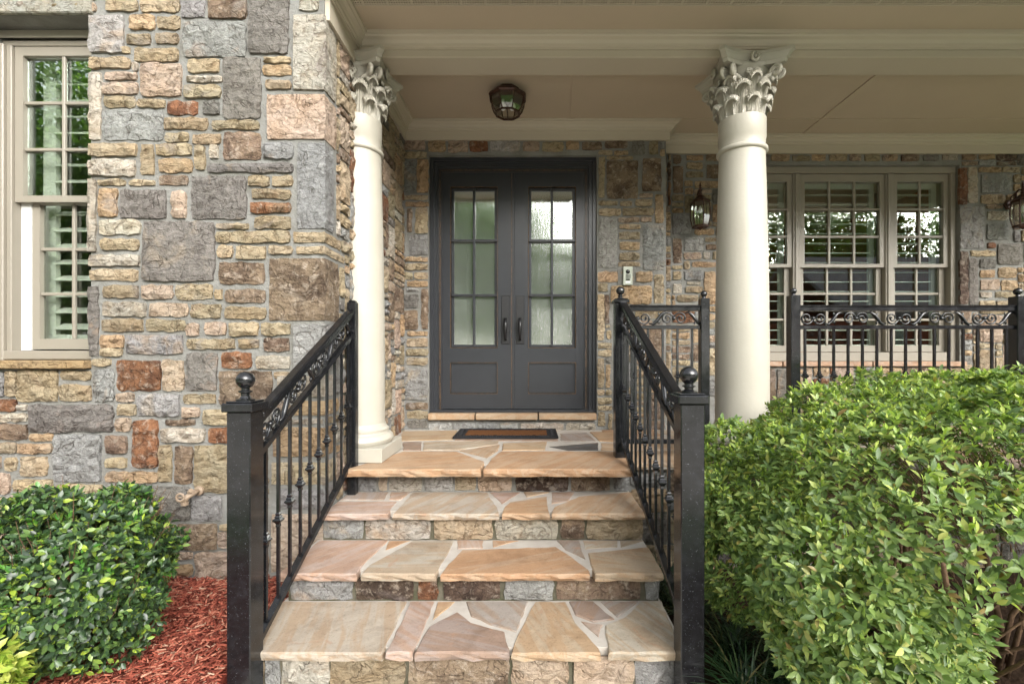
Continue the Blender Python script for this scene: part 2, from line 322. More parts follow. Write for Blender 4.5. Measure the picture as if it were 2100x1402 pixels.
# ------------------------------------------------------------------ stone walls
PAL = {'g': (178, 178, 175), 'G': (198, 197, 192), 'd': (152, 147, 140), 't': (200, 184, 154), 'o': (182, 168, 140), 'c': (206, 199, 184),
       'r': (160, 112, 80), 'p': (206, 186, 165), 'n': (206, 180, 146), 'm': (160, 138, 116), 'k': (116, 96, 82)}
SMAT = {'g': 'gray_fieldstone', 'G': 'gray_fieldstone', 'd': 'gray_fieldstone', 'r': 'brown_fieldstone', 'm': 'brown_fieldstone', 'k': 'brown_fieldstone'}
ALB = 0.55
class Wall:
    """frontal: u=X, v=Z, out=-Y ; side: u=Y, v=Z, out=+X"""
    def __init__(s, plane, side=False): s.p = plane; s.side = side
    def w(s, u, v, o): return (s.p + o, u, v) if s.side else (u, s.p - o, v)
def stone(wall, u0, v0, u1, v1, code, parent, proud=None, step=0.03, name='stone'):
    g_ = rnd.uniform(.001, .0045); u0, v0, u1, v1 = u0 - g_, v0 - g_, u1 + g_, v1 + g_
    w_, h_ = u1 - u0, v1 - v0
    nx = max(2, min(9, round(w_ / step))); ny = max(2, min(9, round(h_ / step)))
    pr = proud if proud is not None else rnd.uniform(0.010, 0.020)
    cj = min(0.008, 0.12 * min(w_, h_)); rough = 0.012 if code in 'togcnp' else 0.0085
    if min(w_, h_) > 0.16: rough *= 0.7
    seed = rnd.uniform(0, 900); mb = MB(); V = {}
    tilt_u, tilt_v = rnd.uniform(-0.006, 0.006), rnd.uniform(-0.006, 0.006)
    for j in range(ny + 1):
        for i_ in range(nx + 1):
            fu, fv = i_ / nx, j / ny; u, v = u0 + w_ * fu, v0 + h_ * fv
            eu, ev = i_ in (0, nx), j in (0, ny)
            if eu and ev:
                q = rnd.uniform(0.25, 1.0) * cj
                u += q if i_ == 0 else -q; v += rnd.uniform(0.2, 0.9) * cj * (1 if j == 0 else -1)
            elif eu: u += rnd.uniform(-0.005, 0.007) * (1 if i_ == 0 else -1)
            elif ev: v += rnd.uniform(-0.005, 0.006) * (1 if j == 0 else -1)
            else: u += rnd.uniform(-0.2, 0.2) * w_ / nx; v += rnd.uniform(-0.2, 0.2) * h_ / ny
            o = pr + (fu - 0.5) * tilt_u + (fv - 0.5) * tilt_v
            nz = mnoise.noise(Vector((u * 24 + seed, v * 34, seed)))
            if eu or ev: o = o * 0.78 + nz * 0.004
            else: o += nz * rough * 2.0 + rnd.uniform(-rough, rough) * 0.45 + 0.004
            o = max(o, .004); V[(i_, j)] = len(mb.v); mb.v.append(wall.w(u, v, o))
    for j in range(ny):
        for i_ in range(nx): mb.f.append((V[(i_, j)], V[(i_ + 1, j)], V[(i_ + 1, j + 1)], V[(i_, j + 1)]))
    ring = [(i_, 0) for i_ in range(nx)] + [(nx, j) for j in range(ny)] + [(i_, ny) for i_ in range(nx, 0, -1)] + [(0, j) for j in range(ny, 0, -1)]
    base = len(mb.v)
    for k in ring:
        x, y, z = mb.v[V[k]]; u, v = (y, z) if wall.side else (x, z); mb.v.append(wall.w(u, v, -0.012))
    for q in range(len(ring)):
        q2 = (q + 1) % len(ring); mb.f.append((V[ring[q]], base + q, base + q2, V[ring[q2]]))
    c = jit(lin(PAL[code])); c = tuple(v * ALB for v in c)
    me_s = 'auto'
    o = obj(name, mb, SMAT.get(code, 'sandstone'), parent, False, color=c)
    if wall.side:  pass
    return o
def quoin(x0, x1, z0, z1, yf, depth, code, parent):
    """corner stone showing on the bay's front (plane yf) and on its side (plane x1)"""
    mb = MB(); seed = rnd.uniform(0, 99); nx, ny, nz_ = max(3, round((x1 - x0) / .03)), max(2, round(depth / .035)), max(2, min(10, round((z1 - z0) / .03)))
    xo, yo = x1 + rnd.uniform(.008, .015), yf - rnd.uniform(.010, .018)
    prof = [(x0 + (xo - x0) * k / nx, yo) for k in range(nx)] + [(xo, yo + (yf + depth - yo) * k / ny) for k in range(ny + 1)]
    prof = [(x0 + .002, yf + .012)] + prof + [(x1 - .012, yf + depth)]
    k = len(prof)
    for j in range(nz_ + 1):
        z = z0 + (z1 - z0) * j / nz_; edge = j in (0, nz_)
        for q, (x, y) in enumerate(prof):
            nn = mnoise.noise(Vector((x * 22 + seed, y * 22, z * 22))) * 0.006 + rnd.uniform(-.002, .002)
            sh = 0.006 if edge else 0.0
            if q in (0, k - 1): mb.v.append((x, y, z)); continue
            dx = (nn - sh) if q > nx else (-.004 if q == nx + 0 else rnd.uniform(-.002, .002)); dy = (-(nn) + sh) if q <= nx else 0
            mb.v.append((x + dx, y + dy, z + (rnd.uniform(0, .005) * (1 if j == 0 else -1) if edge else rnd.uniform(-.004, .004))))
    for j in range(nz_):
        for q in range(k - 1): mb.f.append((j * k + q, j * k + q + 1, (j + 1) * k + q + 1, (j + 1) * k + q))
    mb.f.append(tuple(range(k - 1, -1, -1))); mb.f.append(tuple(nz_ * k + q for q in range(k)))
    c = tuple(v * ALB for v in jit(lin(PAL[code])))
    return obj('corner_stone', mb, SMAT.get(code, 'sandstone'), parent, False, color=c)
def fill(wall, u0, v0, u1, v1, taken, parent, weights, limit=400, cell=0.01, joint=0.020, sizes=None):
    """lay further stones wherever the rectangle is not taken yet"""
    W_, H_ = int(round((u1 - u0) / cell)), int(round((v1 - v0) / cell)); free = np.ones((H_, W_), bool)
    for (a0, b0, a1, b1) in taken:
        i0, i1 = int(math.floor((a0 - u0) / cell)), int(math.ceil((a1 - u0) / cell)); j0, j1 = int(math.floor((v1 - b1) / cell)), int(math.ceil((v1 - b0) / cell))
        if i1 <= 0 or j1 <= 0 or i0 >= W_ or j0 >= H_: continue
        free[max(j0, 0):max(j1, 0), max(i0, 0):max(i1, 0)] = False
    codes = [c for c, k in weights.items() for _ in range(k)]; out = 0
    sizes = sizes or [(0.20, 0.06)] * 4 + [(0.15, 0.07)] * 3 + [(0.26, 0.075)] * 2 + [(0.13, 0.05)] * 3 + [(0.18, 0.20)] * 2 + [(0.10, 0.16)] * 2 + [(0.26, 0.22)]
    while out < limit:
        ix = int(free.argmax())
        if not free.flat[ix]: break
        j, i_ = divmod(ix, W_); row = free[j, i_:]; run = int(row.argmin()) if not row.all() else len(row)
        tw, th = rnd.choice(sizes); tw = max(4, int(tw * rnd.uniform(.8, 1.25) / cell)); th = max(4, int(th * rnd.uniform(.85, 1.2) / cell))
        wd = min(tw, run)
        if 0 < run - wd < 6: wd = run if run < 1.5 * tw else run // 2
        hh = 1
        while j + hh < H_ and hh < th and free[j + hh, i_:i_ + wd].all(): hh += 1
        below = 0
        while j + hh + below < H_ and below < 5 and free[j + hh + below, i_:i_ + wd].all(): below += 1
        if 0 < below < 4: hh += below
        if wd < 4 or hh < 4: free[j:j + hh, i_:i_ + wd] = False; continue
        free[j:j + hh, i_:i_ + wd] = False; g = joint / 2
        a0, b1 = u0 + i_ * cell + g, v1 - j * cell - g; a1, b0 = u0 + (i_ + wd) * cell - g, v1 - (j + hh) * cell + g
        if a1 - a0 > .02 and b1 - b0 > .018: stone(wall, a0, b0, a1, b1, rnd.choice(codes), parent); out += 1
    return out
def slab(name, mat, x0, x1, y0, y1, z0, z1, parent=None, bevel=0.0): return obj(name, MB().box(x0, x1, y0, y1, z0, z1), mat, parent, bevel=bevel)
def px_list(rows, ox, oy, sc): return [(ox + a0 / sc, oy + b0 / sc, ox + a1 / sc, oy + b1 / sc, c) for (a0, b0, a1, b1, c) in rows]

YB, XS, YE, YR, XJ = 2.50, -1.11, 4.08, 4.35, 1.194      # bay front, bay side, entry wall, right wall, jog between the last two
Z1 = [(640,8,830,70,'t'),(850,5,1075,75,'t'),(1090,-40,1230,110,'g'),(1250,-40,1475,118,'m'),(1495,-60,1728,325,'d'),(1790,-40,1905,65,'c'),(540,100,745,320,'G'),(783,100,930,180,'n'),(950,108,1085,180,'o'),
(1108,140,1472,345,'g'),(762,205,905,270,'o'),(940,205,1070,268,'o'),(738,293,782,323,'t'),(815,300,1070,370,'t'),(540,350,785,415,'t'),(805,380,828,428,'c'),(852,388,1088,580,'p'),(1130,362,1318,437,'t'),
(1342,350,1562,710,'d'),(1582,348,1742,382,'t'),(1580,400,1742,450,'n'),(640,440,820,478,'p'),(1120,460,1332,493,'c'),(1595,487,1742,537,'o'),(540,440,608,835,'c'),(625,502,828,565,'p'),(1108,520,1322,587,'o'),
(632,582,812,642,'t'),(835,600,988,645,'t'),(1008,610,1190,688,'r'),(1220,612,1318,690,'d'),(622,665,978,838,'g'),(993,712,1240,775,'o'),(1280,730,1550,775,'o'),(995,797,1130,852,'o'),(1155,805,1325,860,'o'),
(1345,797,1560,955,'m'),(1578,858,1758,952,'g'),(542,865,822,937,'t'),(848,868,925,1048,'o'),(938,866,1152,930,'t'),(1172,878,1232,1018,'o'),(1262,873,1312,952,'c'),(542,963,812,1052,'c'),(955,957,1152,1032,'n'),
(1252,982,1755,1033,'d'),(598,1080,752,1110,'t'),(780,1080,930,1110,'t'),(958,1057,1128,1110,'m'),(1152,1058,1477,1312,'d'),(1492,1057,1617,1115,'o'),(1632,1057,1752,1115,'o'),(537,1075,580,1505,'c'),(600,1128,708,1298,'n'),
(727,1138,1000,1305,'d'),(1037,1148,1120,1310,'p'),(1510,1137,1742,1192,'o'),(1505,1215,1742,1275,'r'),(1528,1300,1748,1370,'o'),(600,1320,843,1402,'c'),(868,1330,1283,1678,'d'),(1307,1340,1490,1370,'t')]
Q1 = [(1762,95,1935,545,'c'),(1605,568,1935,838,'p'),(1785,855,1935,1370,'g')]
Z2 = [(1300,103,1735,165,'t'),(612,150,835,213,'t'),(1310,188,1390,258,'t'),(1420,192,1592,265,'t'),(1615,190,1747,235,'t'),(543,243,840,308,'c'),(543,333,830,395,'t'),(1318,288,1582,415,'m'),(540,428,592,848,'d'),
(625,428,833,497,'o'),(858,425,1037,502,'p'),(1062,420,1273,505,'t'),(1297,450,1333,505,'t'),(1352,450,1590,527,'m'),(620,525,880,610,'c'),(898,530,1128,610,'p'),(1143,535,1325,617,'o'),(1352,555,1590,622,'o'),
(618,628,860,697,'o'),(885,630,1110,695,'o'),(1128,652,1195,725,'p'),(1230,645,1355,720,'p'),(1380,648,1547,722,'t'),(1567,650,1740,718,'t'),(607,718,742,795,'n'),(607,803,735,842,'t'),(760,718,1098,832,'g'),
(1128,745,1410,802,'o'),(1430,745,1555,798,'o'),(1580,737,1733,815,'m'),(558,862,668,900,'t'),(1120,828,1300,1050,'d'),(1330,823,1508,913,'r'),(1537,845,1735,920,'c'),(708,870,965,1050,'r'),(982,868,1105,1053,'p'),
(567,925,685,1115,'g'),(1320,935,1628,1135,'m'),(1645,938,1745,982,'t'),(-40,940,32,1085,'g'),(40,935,107,1080,'t'),(112,930,350,1113,'o'),(370,932,548,988,'t'),(360,1018,550,1110,'o'),(-30,1107,102,1168,'r'),
(113,1133,170,1168,'c'),(708,1068,808,1113,'p'),(835,1073,1078,1200,'g'),(1107,1075,1295,1130,'o'),(182,1137,680,1293,'d'),(-30,1190,165,1233,'c'),(712,1133,818,1197,'t'),(1098,1153,1195,1208,'p'),(1225,1165,1400,1250,'t'),
(-30,1252,172,1342,'m'),(697,1220,788,1293,'p'),(1000,1227,1168,1255,'m'),(188,1308,325,1350,'n'),(336,1315,611,1592,'g'),(640,1318,765,1425,'m'),(805,1230,945,1505,'r'),(973,1278,1228,1355,'c'),(1258,1275,1400,1360,'r')]
Q2 = [(1762,103,1935,170,'t'),(1780,190,1935,240,'t'),(1618,260,1935,635,'m'),(1762,652,1935,930,'g'),(1670,960,1935,1090,'c'),(1760,1110,1935,1200,'n')]
Z3 = [(-20,22,103,77,'o'),(112,25,298,77,'n'),(37,103,97,177,'t'),(130,98,278,208,'t'),(612,107,733,160,'t'),(915,30,985,245,'o'),(1003,38,1105,252,'m'),(1120,38,1310,300,'o'),(620,190,905,240,'n'),(-20,190,62,310,'p'),
(87,230,310,298,'t'),(640,263,800,300,'c'),(68,320,220,380,'c'),(-20,333,45,440,'t'),(805,270,1095,463,'d'),(705,322,785,360,'p'),(1105,320,1270,463,'g'),(860,485,1000,527,'n'),(1030,485,1243,627,'m'),(1265,487,1330,515,'t'),
(930,553,1003,615,'p'),(1253,532,1340,615,'p'),(960,645,1105,685,'p'),(965,713,1107,780,'n'),(1125,648,1320,830,'p')]
Q3 = [(1560,130,1857,262,'t'),(1600,285,1857,400,'g'),(1560,425,1857,760,'p'),(1570,-70,1857,100,'n')]
ZT = 2.95                                                # top of the stonework that is built
bay = thing('stone_wall', 'stone faced bay wall with white shuttered window, beside the steps', 'wall', (-2.2, YB, -0.6))
WINX0, WINX1, WINZ0, WINZ1 = -2.985, WX(187, YB), WZ(757, YB), WZ(33, YB)
m = MB()
for b in ((-4.4, WINX0, -0.75, ZT), (WINX1, XS, -0.75, ZT), (WINX0, WINX1, -0.75, WINZ0), (WINX0, WINX1, WINZ1, ZT)): m.box(b[0], b[1], YB, YB + 0.22, b[2], b[3])
obj('mortar_bed', m, 'mortar', bay, recalc=False)
fw = Wall(YB); taken = [(WINX0 - .2, WINZ0 - .012, WINX1 + .004, WINZ1 + .012)]
for (a0, b0, a1, b1, c) in px_list(Z1, 0, 0, 2.9167) + px_list(Z2, 0, 440, 2.9167) + px_list(Z3, 0, 900, 2.793):
    r_ = (WX(a0, YB), WZ(b1, YB), WX(a1, YB), WZ(b0, YB)); stone(fw, *r_, c, bay); taken.append((r_[0] - .009, r_[1] - .009, r_[2] + .009, r_[3] + .009))
side_taken = []
for (a0, b0, a1, b1, c) in px_list(Q1, 0, 0, 2.9167) + px_list(Q2, 0, 440, 2.9167) + px_list(Q3, 0, 900, 2.793):
    r_ = (WX(a0, YB), WZ(b1, YB), XS, WZ(b0, YB)); dp = rnd.uniform(.08, .2) if (r_[3] - r_[1]) > .1 else rnd.uniform(.15, .28)
    quoin(r_[0], XS, r_[1], r_[3], YB, dp, c, bay); taken.append((r_[0] - .009, r_[1] - .009, XS + .1, r_[3] + .009)); side_taken.append((YB - .1, r_[1] - .009, YB + dp + .009, r_[3] + .009))
BAYW = {'t': 5, 'o': 4, 'c': 3, 'p': 2, 'n': 2, 'g': 2, 'm': 2, 'd': 1, 'r': 1}
n_fill = fill(fw, -3.05, -0.62, XS - .004, 2.64, taken, bay, BAYW, 120)
fill(fw, -4.3, -0.62, -3.06, 2.64, [(WINX0 - .13, WINZ1 - .0, WINX1, WINZ1 + .22), (WINX0 - .06, WINZ0 - .02, WINX1, WINZ0 + .07)], bay, BAYW, 40, sizes=[(.46, .34), (.40, .42), (.62, .26), (.50, .2)])
fill(fw, -4.3, 2.66, XS - .004, ZT, [], bay, BAYW, 10, sizes=[(.5, .3), (.7, .3)])
# lintel and sill of the bay window
obj('lintel', MB().box(WINX0 - .12, WX(192, YB), YB - .022, YB + .1, WINZ1 + .003, WINZ1 + .21), 'sandstone', bay, bevel=.006, color=tuple(v * .50 for v in lin((198, 198, 186))))
obj('window_sill', MB().box(WINX0 - .05, WX(188, YB), YB - .045, YB + .12, WZ(756, YB - .04), WZ(739, YB - .04)), 'sandstone', bay, bevel=.005, color=tuple(v * .50 for v in lin((204, 178, 136))))
# side of the bay
bside = thing('stone_wall', 'stone faced return wall behind the half column, running to the entry', 'wall', (XS, 3.2, 0))
obj('mortar_bed', MB().box(XS - .2, XS - .0005, YB + .2202, YE + .2, -0.75, ZT), 'mortar', bside, recalc=False)
ENTW = {'t': 6, 'n': 5, 'o': 4, 'p': 2, 'g': 3, 'm': 3, 'r': 1, 'd': 1, 'k': 1}
fill(Wall(XS, True), YB + .004, -0.55, YE - .012, 2.54, side_taken, bside, {**BAYW, 'g': 4, 'm': 3}, 300, sizes=[(0.22, 0.065)] * 4 + [(0.17, 0.075)] * 3 + [(0.28, 0.08)] * 2 + [(0.15, 0.055)] * 2 + [(0.20, 0.22)] * 3 + [(0.13, 0.20)] * 2 + [(0.28, 0.24)] * 2)
# ---- entry wall
DX0, DX1, DZ0, DZ1 = WX(879, YE), WX(1224, YE), 0.085, WZ(319, YE)
ent = thing('stone_wall', 'stone faced entry wall framing the black double door', 'wall', (0, YE, 0))
m = MB()
for b in ((XS, DX0, -.1, ZT), (DX1, XJ, -.1, ZT), (DX0, DX1, DZ1, ZT), (DX0, DX1, -.1, DZ0)): m.box(b[0], b[1], YE, YE + 0.24, b[2], b[3])
obj('mortar_bed', m, 'mortar', ent, recalc=False)
E4 = [(482,825,602,875,'p'),(622,825,720,883,'n'),(737,825,850,887,'p'),(863,825,965,882,'r'),(982,825,1150,882,'G'),(1170,830,1265,882,'p'),(1282,830,1405,882,'t'),(1423,830,1495,872,'n'),(1515,830,1630,875,'m'),
(1648,825,1775,862,'m'),(1805,825,1878,900,'d'),(1905,825,1955,900,'o'),(480,888,612,922,'t'),(475,938,546,1120,'g'),(556,930,618,1122,'n'),(478,1140,620,1163,'t'),(490,1178,620,1202,'n'),(497,1215,527,1350,'m'),(547,1212,617,1357,'t'),
(1612,882,1690,902,'t'),(1702,882,1780,902,'n'),(1612,918,1645,1150,'t'),(1660,940,1838,1155,'m'),(1865,922,1975,1115,'m'),(1852,1128,1923,1148,'p'),(1612,1172,1718,1195,'t'),(1738,1172,1805,1197,'t'),(1825,1162,1922,1200,'t'),
(1940,1135,1985,1298,'n'),(1612,1218,1738,1255,'t'),(1750,1213,1928,1255,'o'),(1728,1270,1845,1293,'p'),(1857,1265,1917,1290,'p'),(1612,1270,1717,1560,'G'),(1735,1308,1852,1333,'n')]
E5 = [(1722,2,1845,27,'t'),(1718,48,1845,93,'o'),(1722,108,1842,153,'n'),(1722,172,1838,215,'o'),(1715,228,1842,250,'o'),(1865,5,1985,270,'g'),(1592,285,1710,345,'n'),(1820,285,1918,343,'n'),(1592,355,1650,400,'o'),(1670,368,1912,475,'n'),
(1592,420,1628,690,'t'),(1636,425,1658,590,'m'),(1645,635,1675,683,'t'),(1592,708,1675,740,'t'),(1592,752,1675,788,'t'),(1592,803,1628,973,'o'),(1640,838,1665,975,'n'),(1592,988,1630,1018,'t'),(1640,988,1674,1020,'t'),(1592,1035,1675,1072,'t'),
(1592,1085,1675,1110,'t'),(1592,1122,1635,1205,'o'),(1655,1130,1678,1222,'t'),(500,0,576,53,'t'),(470,68,576,182,'g'),(445,198,576,222,'n'),(438,237,576,272,'t'),(430,288,485,330,'o'),(497,287,576,327,'t'),(452,340,576,373,'n'),
(435,418,520,497,'d'),(538,388,577,625,'m'),(433,517,515,628,'m'),(455,638,576,667,'n'),(452,683,576,730,'t'),(450,745,577,783,'o'),(450,797,576,840,'o'),(437,862,576,1045,'g'),(447,1065,577,1105,'m'),(455,1115,577,1160,'o'),(455,1172,570,1212,'d'),
(583,1188,720,1232,'G'),(735,1188,860,1232,'G'),(880,1188,990,1232,'g'),(1010,1188,1115,1232,'G'),(1130,1188,1390,1232,'c'),(1405,1188,1575,1232,'c'),(1930,300,1985,470,'t'),(1700,500,1800,560,'p'),(1820,490,1980,560,'o'),(1700,830,1800,960,'g'),(1820,620,1985,790,'m')]
ew = Wall(YE); taken = [(DX0 + .004, DZ0 - .05, DX1 - .004, DZ1 + .004)]
for (a0, b0, a1, b1, c) in px_list(E4, 660, 0, 2.838) + px_list(E5, 680, 460, 2.9167):
    r_ = (WX(a0, YE), WZ(b1, YE), WX(a1, YE), WZ(b0, YE)); stone(ew, *r_, c, ent, step=.035); taken.append((r_[0] - .008, r_[1] - .008, r_[2] + .008, r_[3] + .008))
taken.append((DX0, -.1, DX1, DZ0))
fill(ew, XS + .02, 0.0, XJ - .005, 2.535, taken, ent, ENTW, 130, joint=.016)
# threshold slabs under the doors
for (a0, a1) in ((877, 973), (975, 1103), (1105, 1224)):
    obj('threshold_slab', MB().box(WX(a0, 4.03), WX(a1, 4.03) - .002, 4.03, 4.2, .088, .143), 'flagstone', ent, bevel=.006, color=tuple(v * .58 for v in lin((206, 182, 152))))
# ---- right wall with the triple window
RX0, RX1, RZ0, RZ1 = WX(1484, YR), WX(1968, YR), WZ(741, YR), WZ(338, YR)
rw = thing('stone_wall', 'stone faced porch wall around the triple window, set back from the entry', 'wall', (2.8, YR, 0))
m = MB()
for b in ((XJ, RX0, -.1, ZT), (RX1, 5.6, -.1, ZT), (RX0, RX1, RZ1, ZT), (RX0, RX1, -.1, RZ0)): m.box(b[0], b[1], YR, YR + 0.22, b[2], b[3])
m.box(XJ, XJ + .004, YE + .001, YR, -.1, ZT)
obj('mortar_bed', m, 'mortar', rw, recalc=False)
E8 = [(0,45,40,90,'m'),(70,50,155,72,'n'),(170,45,235,78,'m'),(72,87,150,118,'t'),(68,135,155,160,'o'),(172,95,235,165,'m'),(0,105,50,240,'m'),(60,178,100,205,'n'),(115,180,230,215,'n'),(0,350,88,450,'g'),(112,425,210,455,'n'),(0,475,45,600,'m'),
(58,470,155,535,'G'),(165,470,220,490,'o'),(170,507,220,530,'m'),(57,548,142,580,'p'),(155,545,190,580,'c'),(97,595,218,620,'n'),(0,645,40,683,'t'),(58,642,155,685,'g'),(160,645,218,810,'n'),(0,705,45,755,'c'),(72,695,140,712,'c'),(65,722,150,750,'o'),
(20,765,125,795,'o'),(0,830,110,905,'r'),(175,862,215,890,'n'),(505,45,595,75,'n'),(612,50,702,77,'o'),(712,45,782,75,'n'),(803,45,893,77,'t'),(907,45,965,77,'p'),(982,45,1057,77,'o'),(1075,45,1150,77,'n'),(1170,45,1260,78,'m'),(1285,45,1360,75,'d'),
(1382,45,1460,72,'c'),(1482,45,1555,72,'m'),(1570,45,1650,67,'n'),(1470,115,1505,298,'r'),(1512,110,1560,290,'c'),(1567,110,1680,135,'n'),(1690,110,1775,135,'t'),(1580,145,1735,240,'g'),(1580,250,1700,295,'t'),(1608,303,1690,318,'p'),(1473,310,1595,525,'g'),
(1610,335,1720,380,'c'),(1610,400,1720,480,'g'),(1612,497,1652,523,'r'),(1525,537,1650,565,'t'),(1665,500,1790,605,'d'),(1473,540,1512,810,'k'),(1519,580,1560,810,'d'),(1575,635,1650,675,'n'),(1670,625,1760,675,'n'),(1575,685,1670,735,'p'),(1575,750,1630,775,'c'),
(1655,750,1780,775,'o'),(1575,795,1650,815,'t'),(480,1140,525,1300,'m'),(535,1145,590,1300,'d'),(720,1135,795,1180,'n'),(830,1135,920,1245,'p'),(940,1130,1040,1150,'g')]
rwl = Wall(YR); taken = [(RX0 - .01, RZ0 - .05, RX1 + .004, RZ1 + .004)]
for (a0, b0, a1, b1, c) in px_list(E8, 1380, 300, 2.504):
    r_ = (WX(a0, YR), WZ(b1, YR), WX(a1, YR), WZ(b0, YR)); stone(rwl, *r_, c, rw, step=.04); taken.append((r_[0] - .008, r_[1] - .008, r_[2] + .008, r_[3] + .008))
for reg in ((XJ + .012, 0.0, 1.80, 2.56, 80, 1.0), (1.81, .30, 4.75, 2.56, 110, 1.15), (1.81, 0.0, 4.75, .29, 14, 2.0), (4.76, 0.0, 5.5, 2.56, 26, 2.0)):
    fill(rwl, *reg[:4], taken, rw, ENTW, reg[4], joint=.018, sizes=[(a_ * reg[5], b_ * reg[5]) for a_, b_ in [(0.20, 0.06)] * 4 + [(0.15, 0.07)] * 3 + [(0.26, 0.075)] * 2 + [(0.18, 0.20)] * 2 + [(0.10, 0.16)] * 2 + [(0.26, 0.22)]])
for (a0, a1) in ((1484, 1605), (1607, 1790), (1792, 1985)):
    obj('window_sill', MB().box(WX(a0, 4.31), WX(a1, 4.31) - .003, 4.31, 4.46, WZ(751, 4.31), WZ(741, 4.31)), 'flagstone', rw, bevel=.004, color=tuple(v * .55 for v in lin((208, 180, 156))))

# ------------------------------------------------------------------ steps and porch floor
YD = [2.81, 2.473, 2.136, 1.80]                          # nosing depth of the porch slab and the three treads
ZS = [0.0, -0.1727, -0.330, -0.476]
XL, XR_ = -1.14, 0.605; TH = 0.037; WALK = -0.64
steps = thing('stone_steps', 'flight of flagstone steps with stone risers between the black railings', 'steps', (-.27, 2.2, WALK))
FC = {'b': (208, 196, 178), 'o': (214, 182, 150), 't': (212, 189, 160), 'y': (188, 176, 166), 'p': (206, 185, 170), 'w': (182, 164, 152), 's': (110, 110, 112)}
TREADS = [
 [],
 [([(470,352),(745,350),(715,404),(430,406)],'p'),([(500,319),(700,319),(690,343),(480,345)],'y'),([(710,319),(795,318),(758,345),(708,343)],'p'),([(800,324),(1130,318),(1180,383),(1185,404),(735,404),(768,360)],'b'),([(1140,319),(1275,319),(1195,362)],'p'),
  ([(1228,354),(1390,330),(1400,404),(1197,404),(1205,374)],'o'),([(1288,318),(1402,318),(1300,333)],'t'),([(1410,318),(1512,322),(1480,350),(1408,362)],'p'),([(1525,330),(1762,318),(1806,404),(1408,404),(1420,375)],'t')],
 [([(385,541),(690,540),(600,622),(582,664),(250,664)],'p'),([(698,532),(795,532),(692,560)],'o'),([(802,538),(982,534),(962,580),(918,664),(602,664),(620,628)],'b'),([(996,532),(1115,530),(1115,552),(1002,555)],'p'),([(1150,530),(1265,528),(1270,540),(1155,548)],'o'),
  ([(1022,560),(1430,545),(1502,592),(1572,646),(1570,664),(938,664),(960,622)],'o'),([(1434,531),(1532,531),(1556,600),(1470,560)],'y'),([(1545,531),(1700,530),(1696,547),(1550,556)],'b'),([(1566,574),(1832,549),(1880,664),(1592,664),(1576,622)],'t'),([(1708,530),(1815,530),(1822,542),(1706,548)],'b')],
 [([(200,812),(770,815),(692,985),(690,1003),(60,1003)],'b'),([(785,814),(892,814),(860,900),(818,985),(818,1003),(706,1003)],'p'),([(905,818),(985,811),(898,862)],'t'),([(1002,828),(1062,872),(1206,912),(1228,985),(1228,1003),(828,1003),(882,890)],'w'),([(1035,799),(1312,799),(1256,912),(1140,880),(1062,845)],'y'),
  ([(1340,799),(1472,799),(1512,870),(1616,985),(1616,1003),(1238,1003),(1262,922)],'t'),([(1488,804),(1592,797),(1682,858),(1590,870),(1512,840)],'w'),([(1625,797),(1792,799),(1692,850)],'y'),([(1802,799),(1905,799),(1960,1003),(1650,1003),(1640,885),(1722,850)],'b'),([(1535,865),(1632,880),(1612,935)],'p')]]
PORCH = [([(560,214),(640,180),(770,136),(1000,136),(1122,180),(1115,214)],'o'),([(1150,166),(1190,137),(1720,137),(1740,214),(1126,214)],'o'),([(1012,134),(1186,108),(1180,132),(1132,164)],'t'),([(770,96),(850,96),(846,131),(770,131)],'w'),([(858,96),(1180,90),(1180,104),(1008,130),(856,131)],'b'),
 ([(760,50),(1005,46),(985,86),(750,91)],'t'),([(1198,102),(1390,95),(1382,130),(1196,133)],'t'),([(1398,116),(1610,98),(1612,131),(1480,132)],'s'),([(1445,60),(1560,54),(1602,93),(1450,91)],'y'),([(1574,54),(1680,52),(1690,95),(1616,92)],'o'),([(1622,100),(1690,100),(1715,132),(1622,132)],'t'),
 ([(1012,46),(1435,46),(1440,92),(990,90)],'p')]
def flag_poly(poly, z, yfront, k_front, k_back=0, y_back=0):
    out = []
    h = CZ - z
    for (qx, qy) in poly:
        px, py = 460 + qx / 2.1, 860 + qy / 2.1; D = F * h / (py - HY); D = min(D, 4.07)
        if k_back and qy <= k_back: out.append(((px - VX) * D / F, y_back)); continue
        out.append(((px - VX) * (F * h / (py - HY)) / F if qy < k_front else (px - VX) * yfront / F, D))
    return out
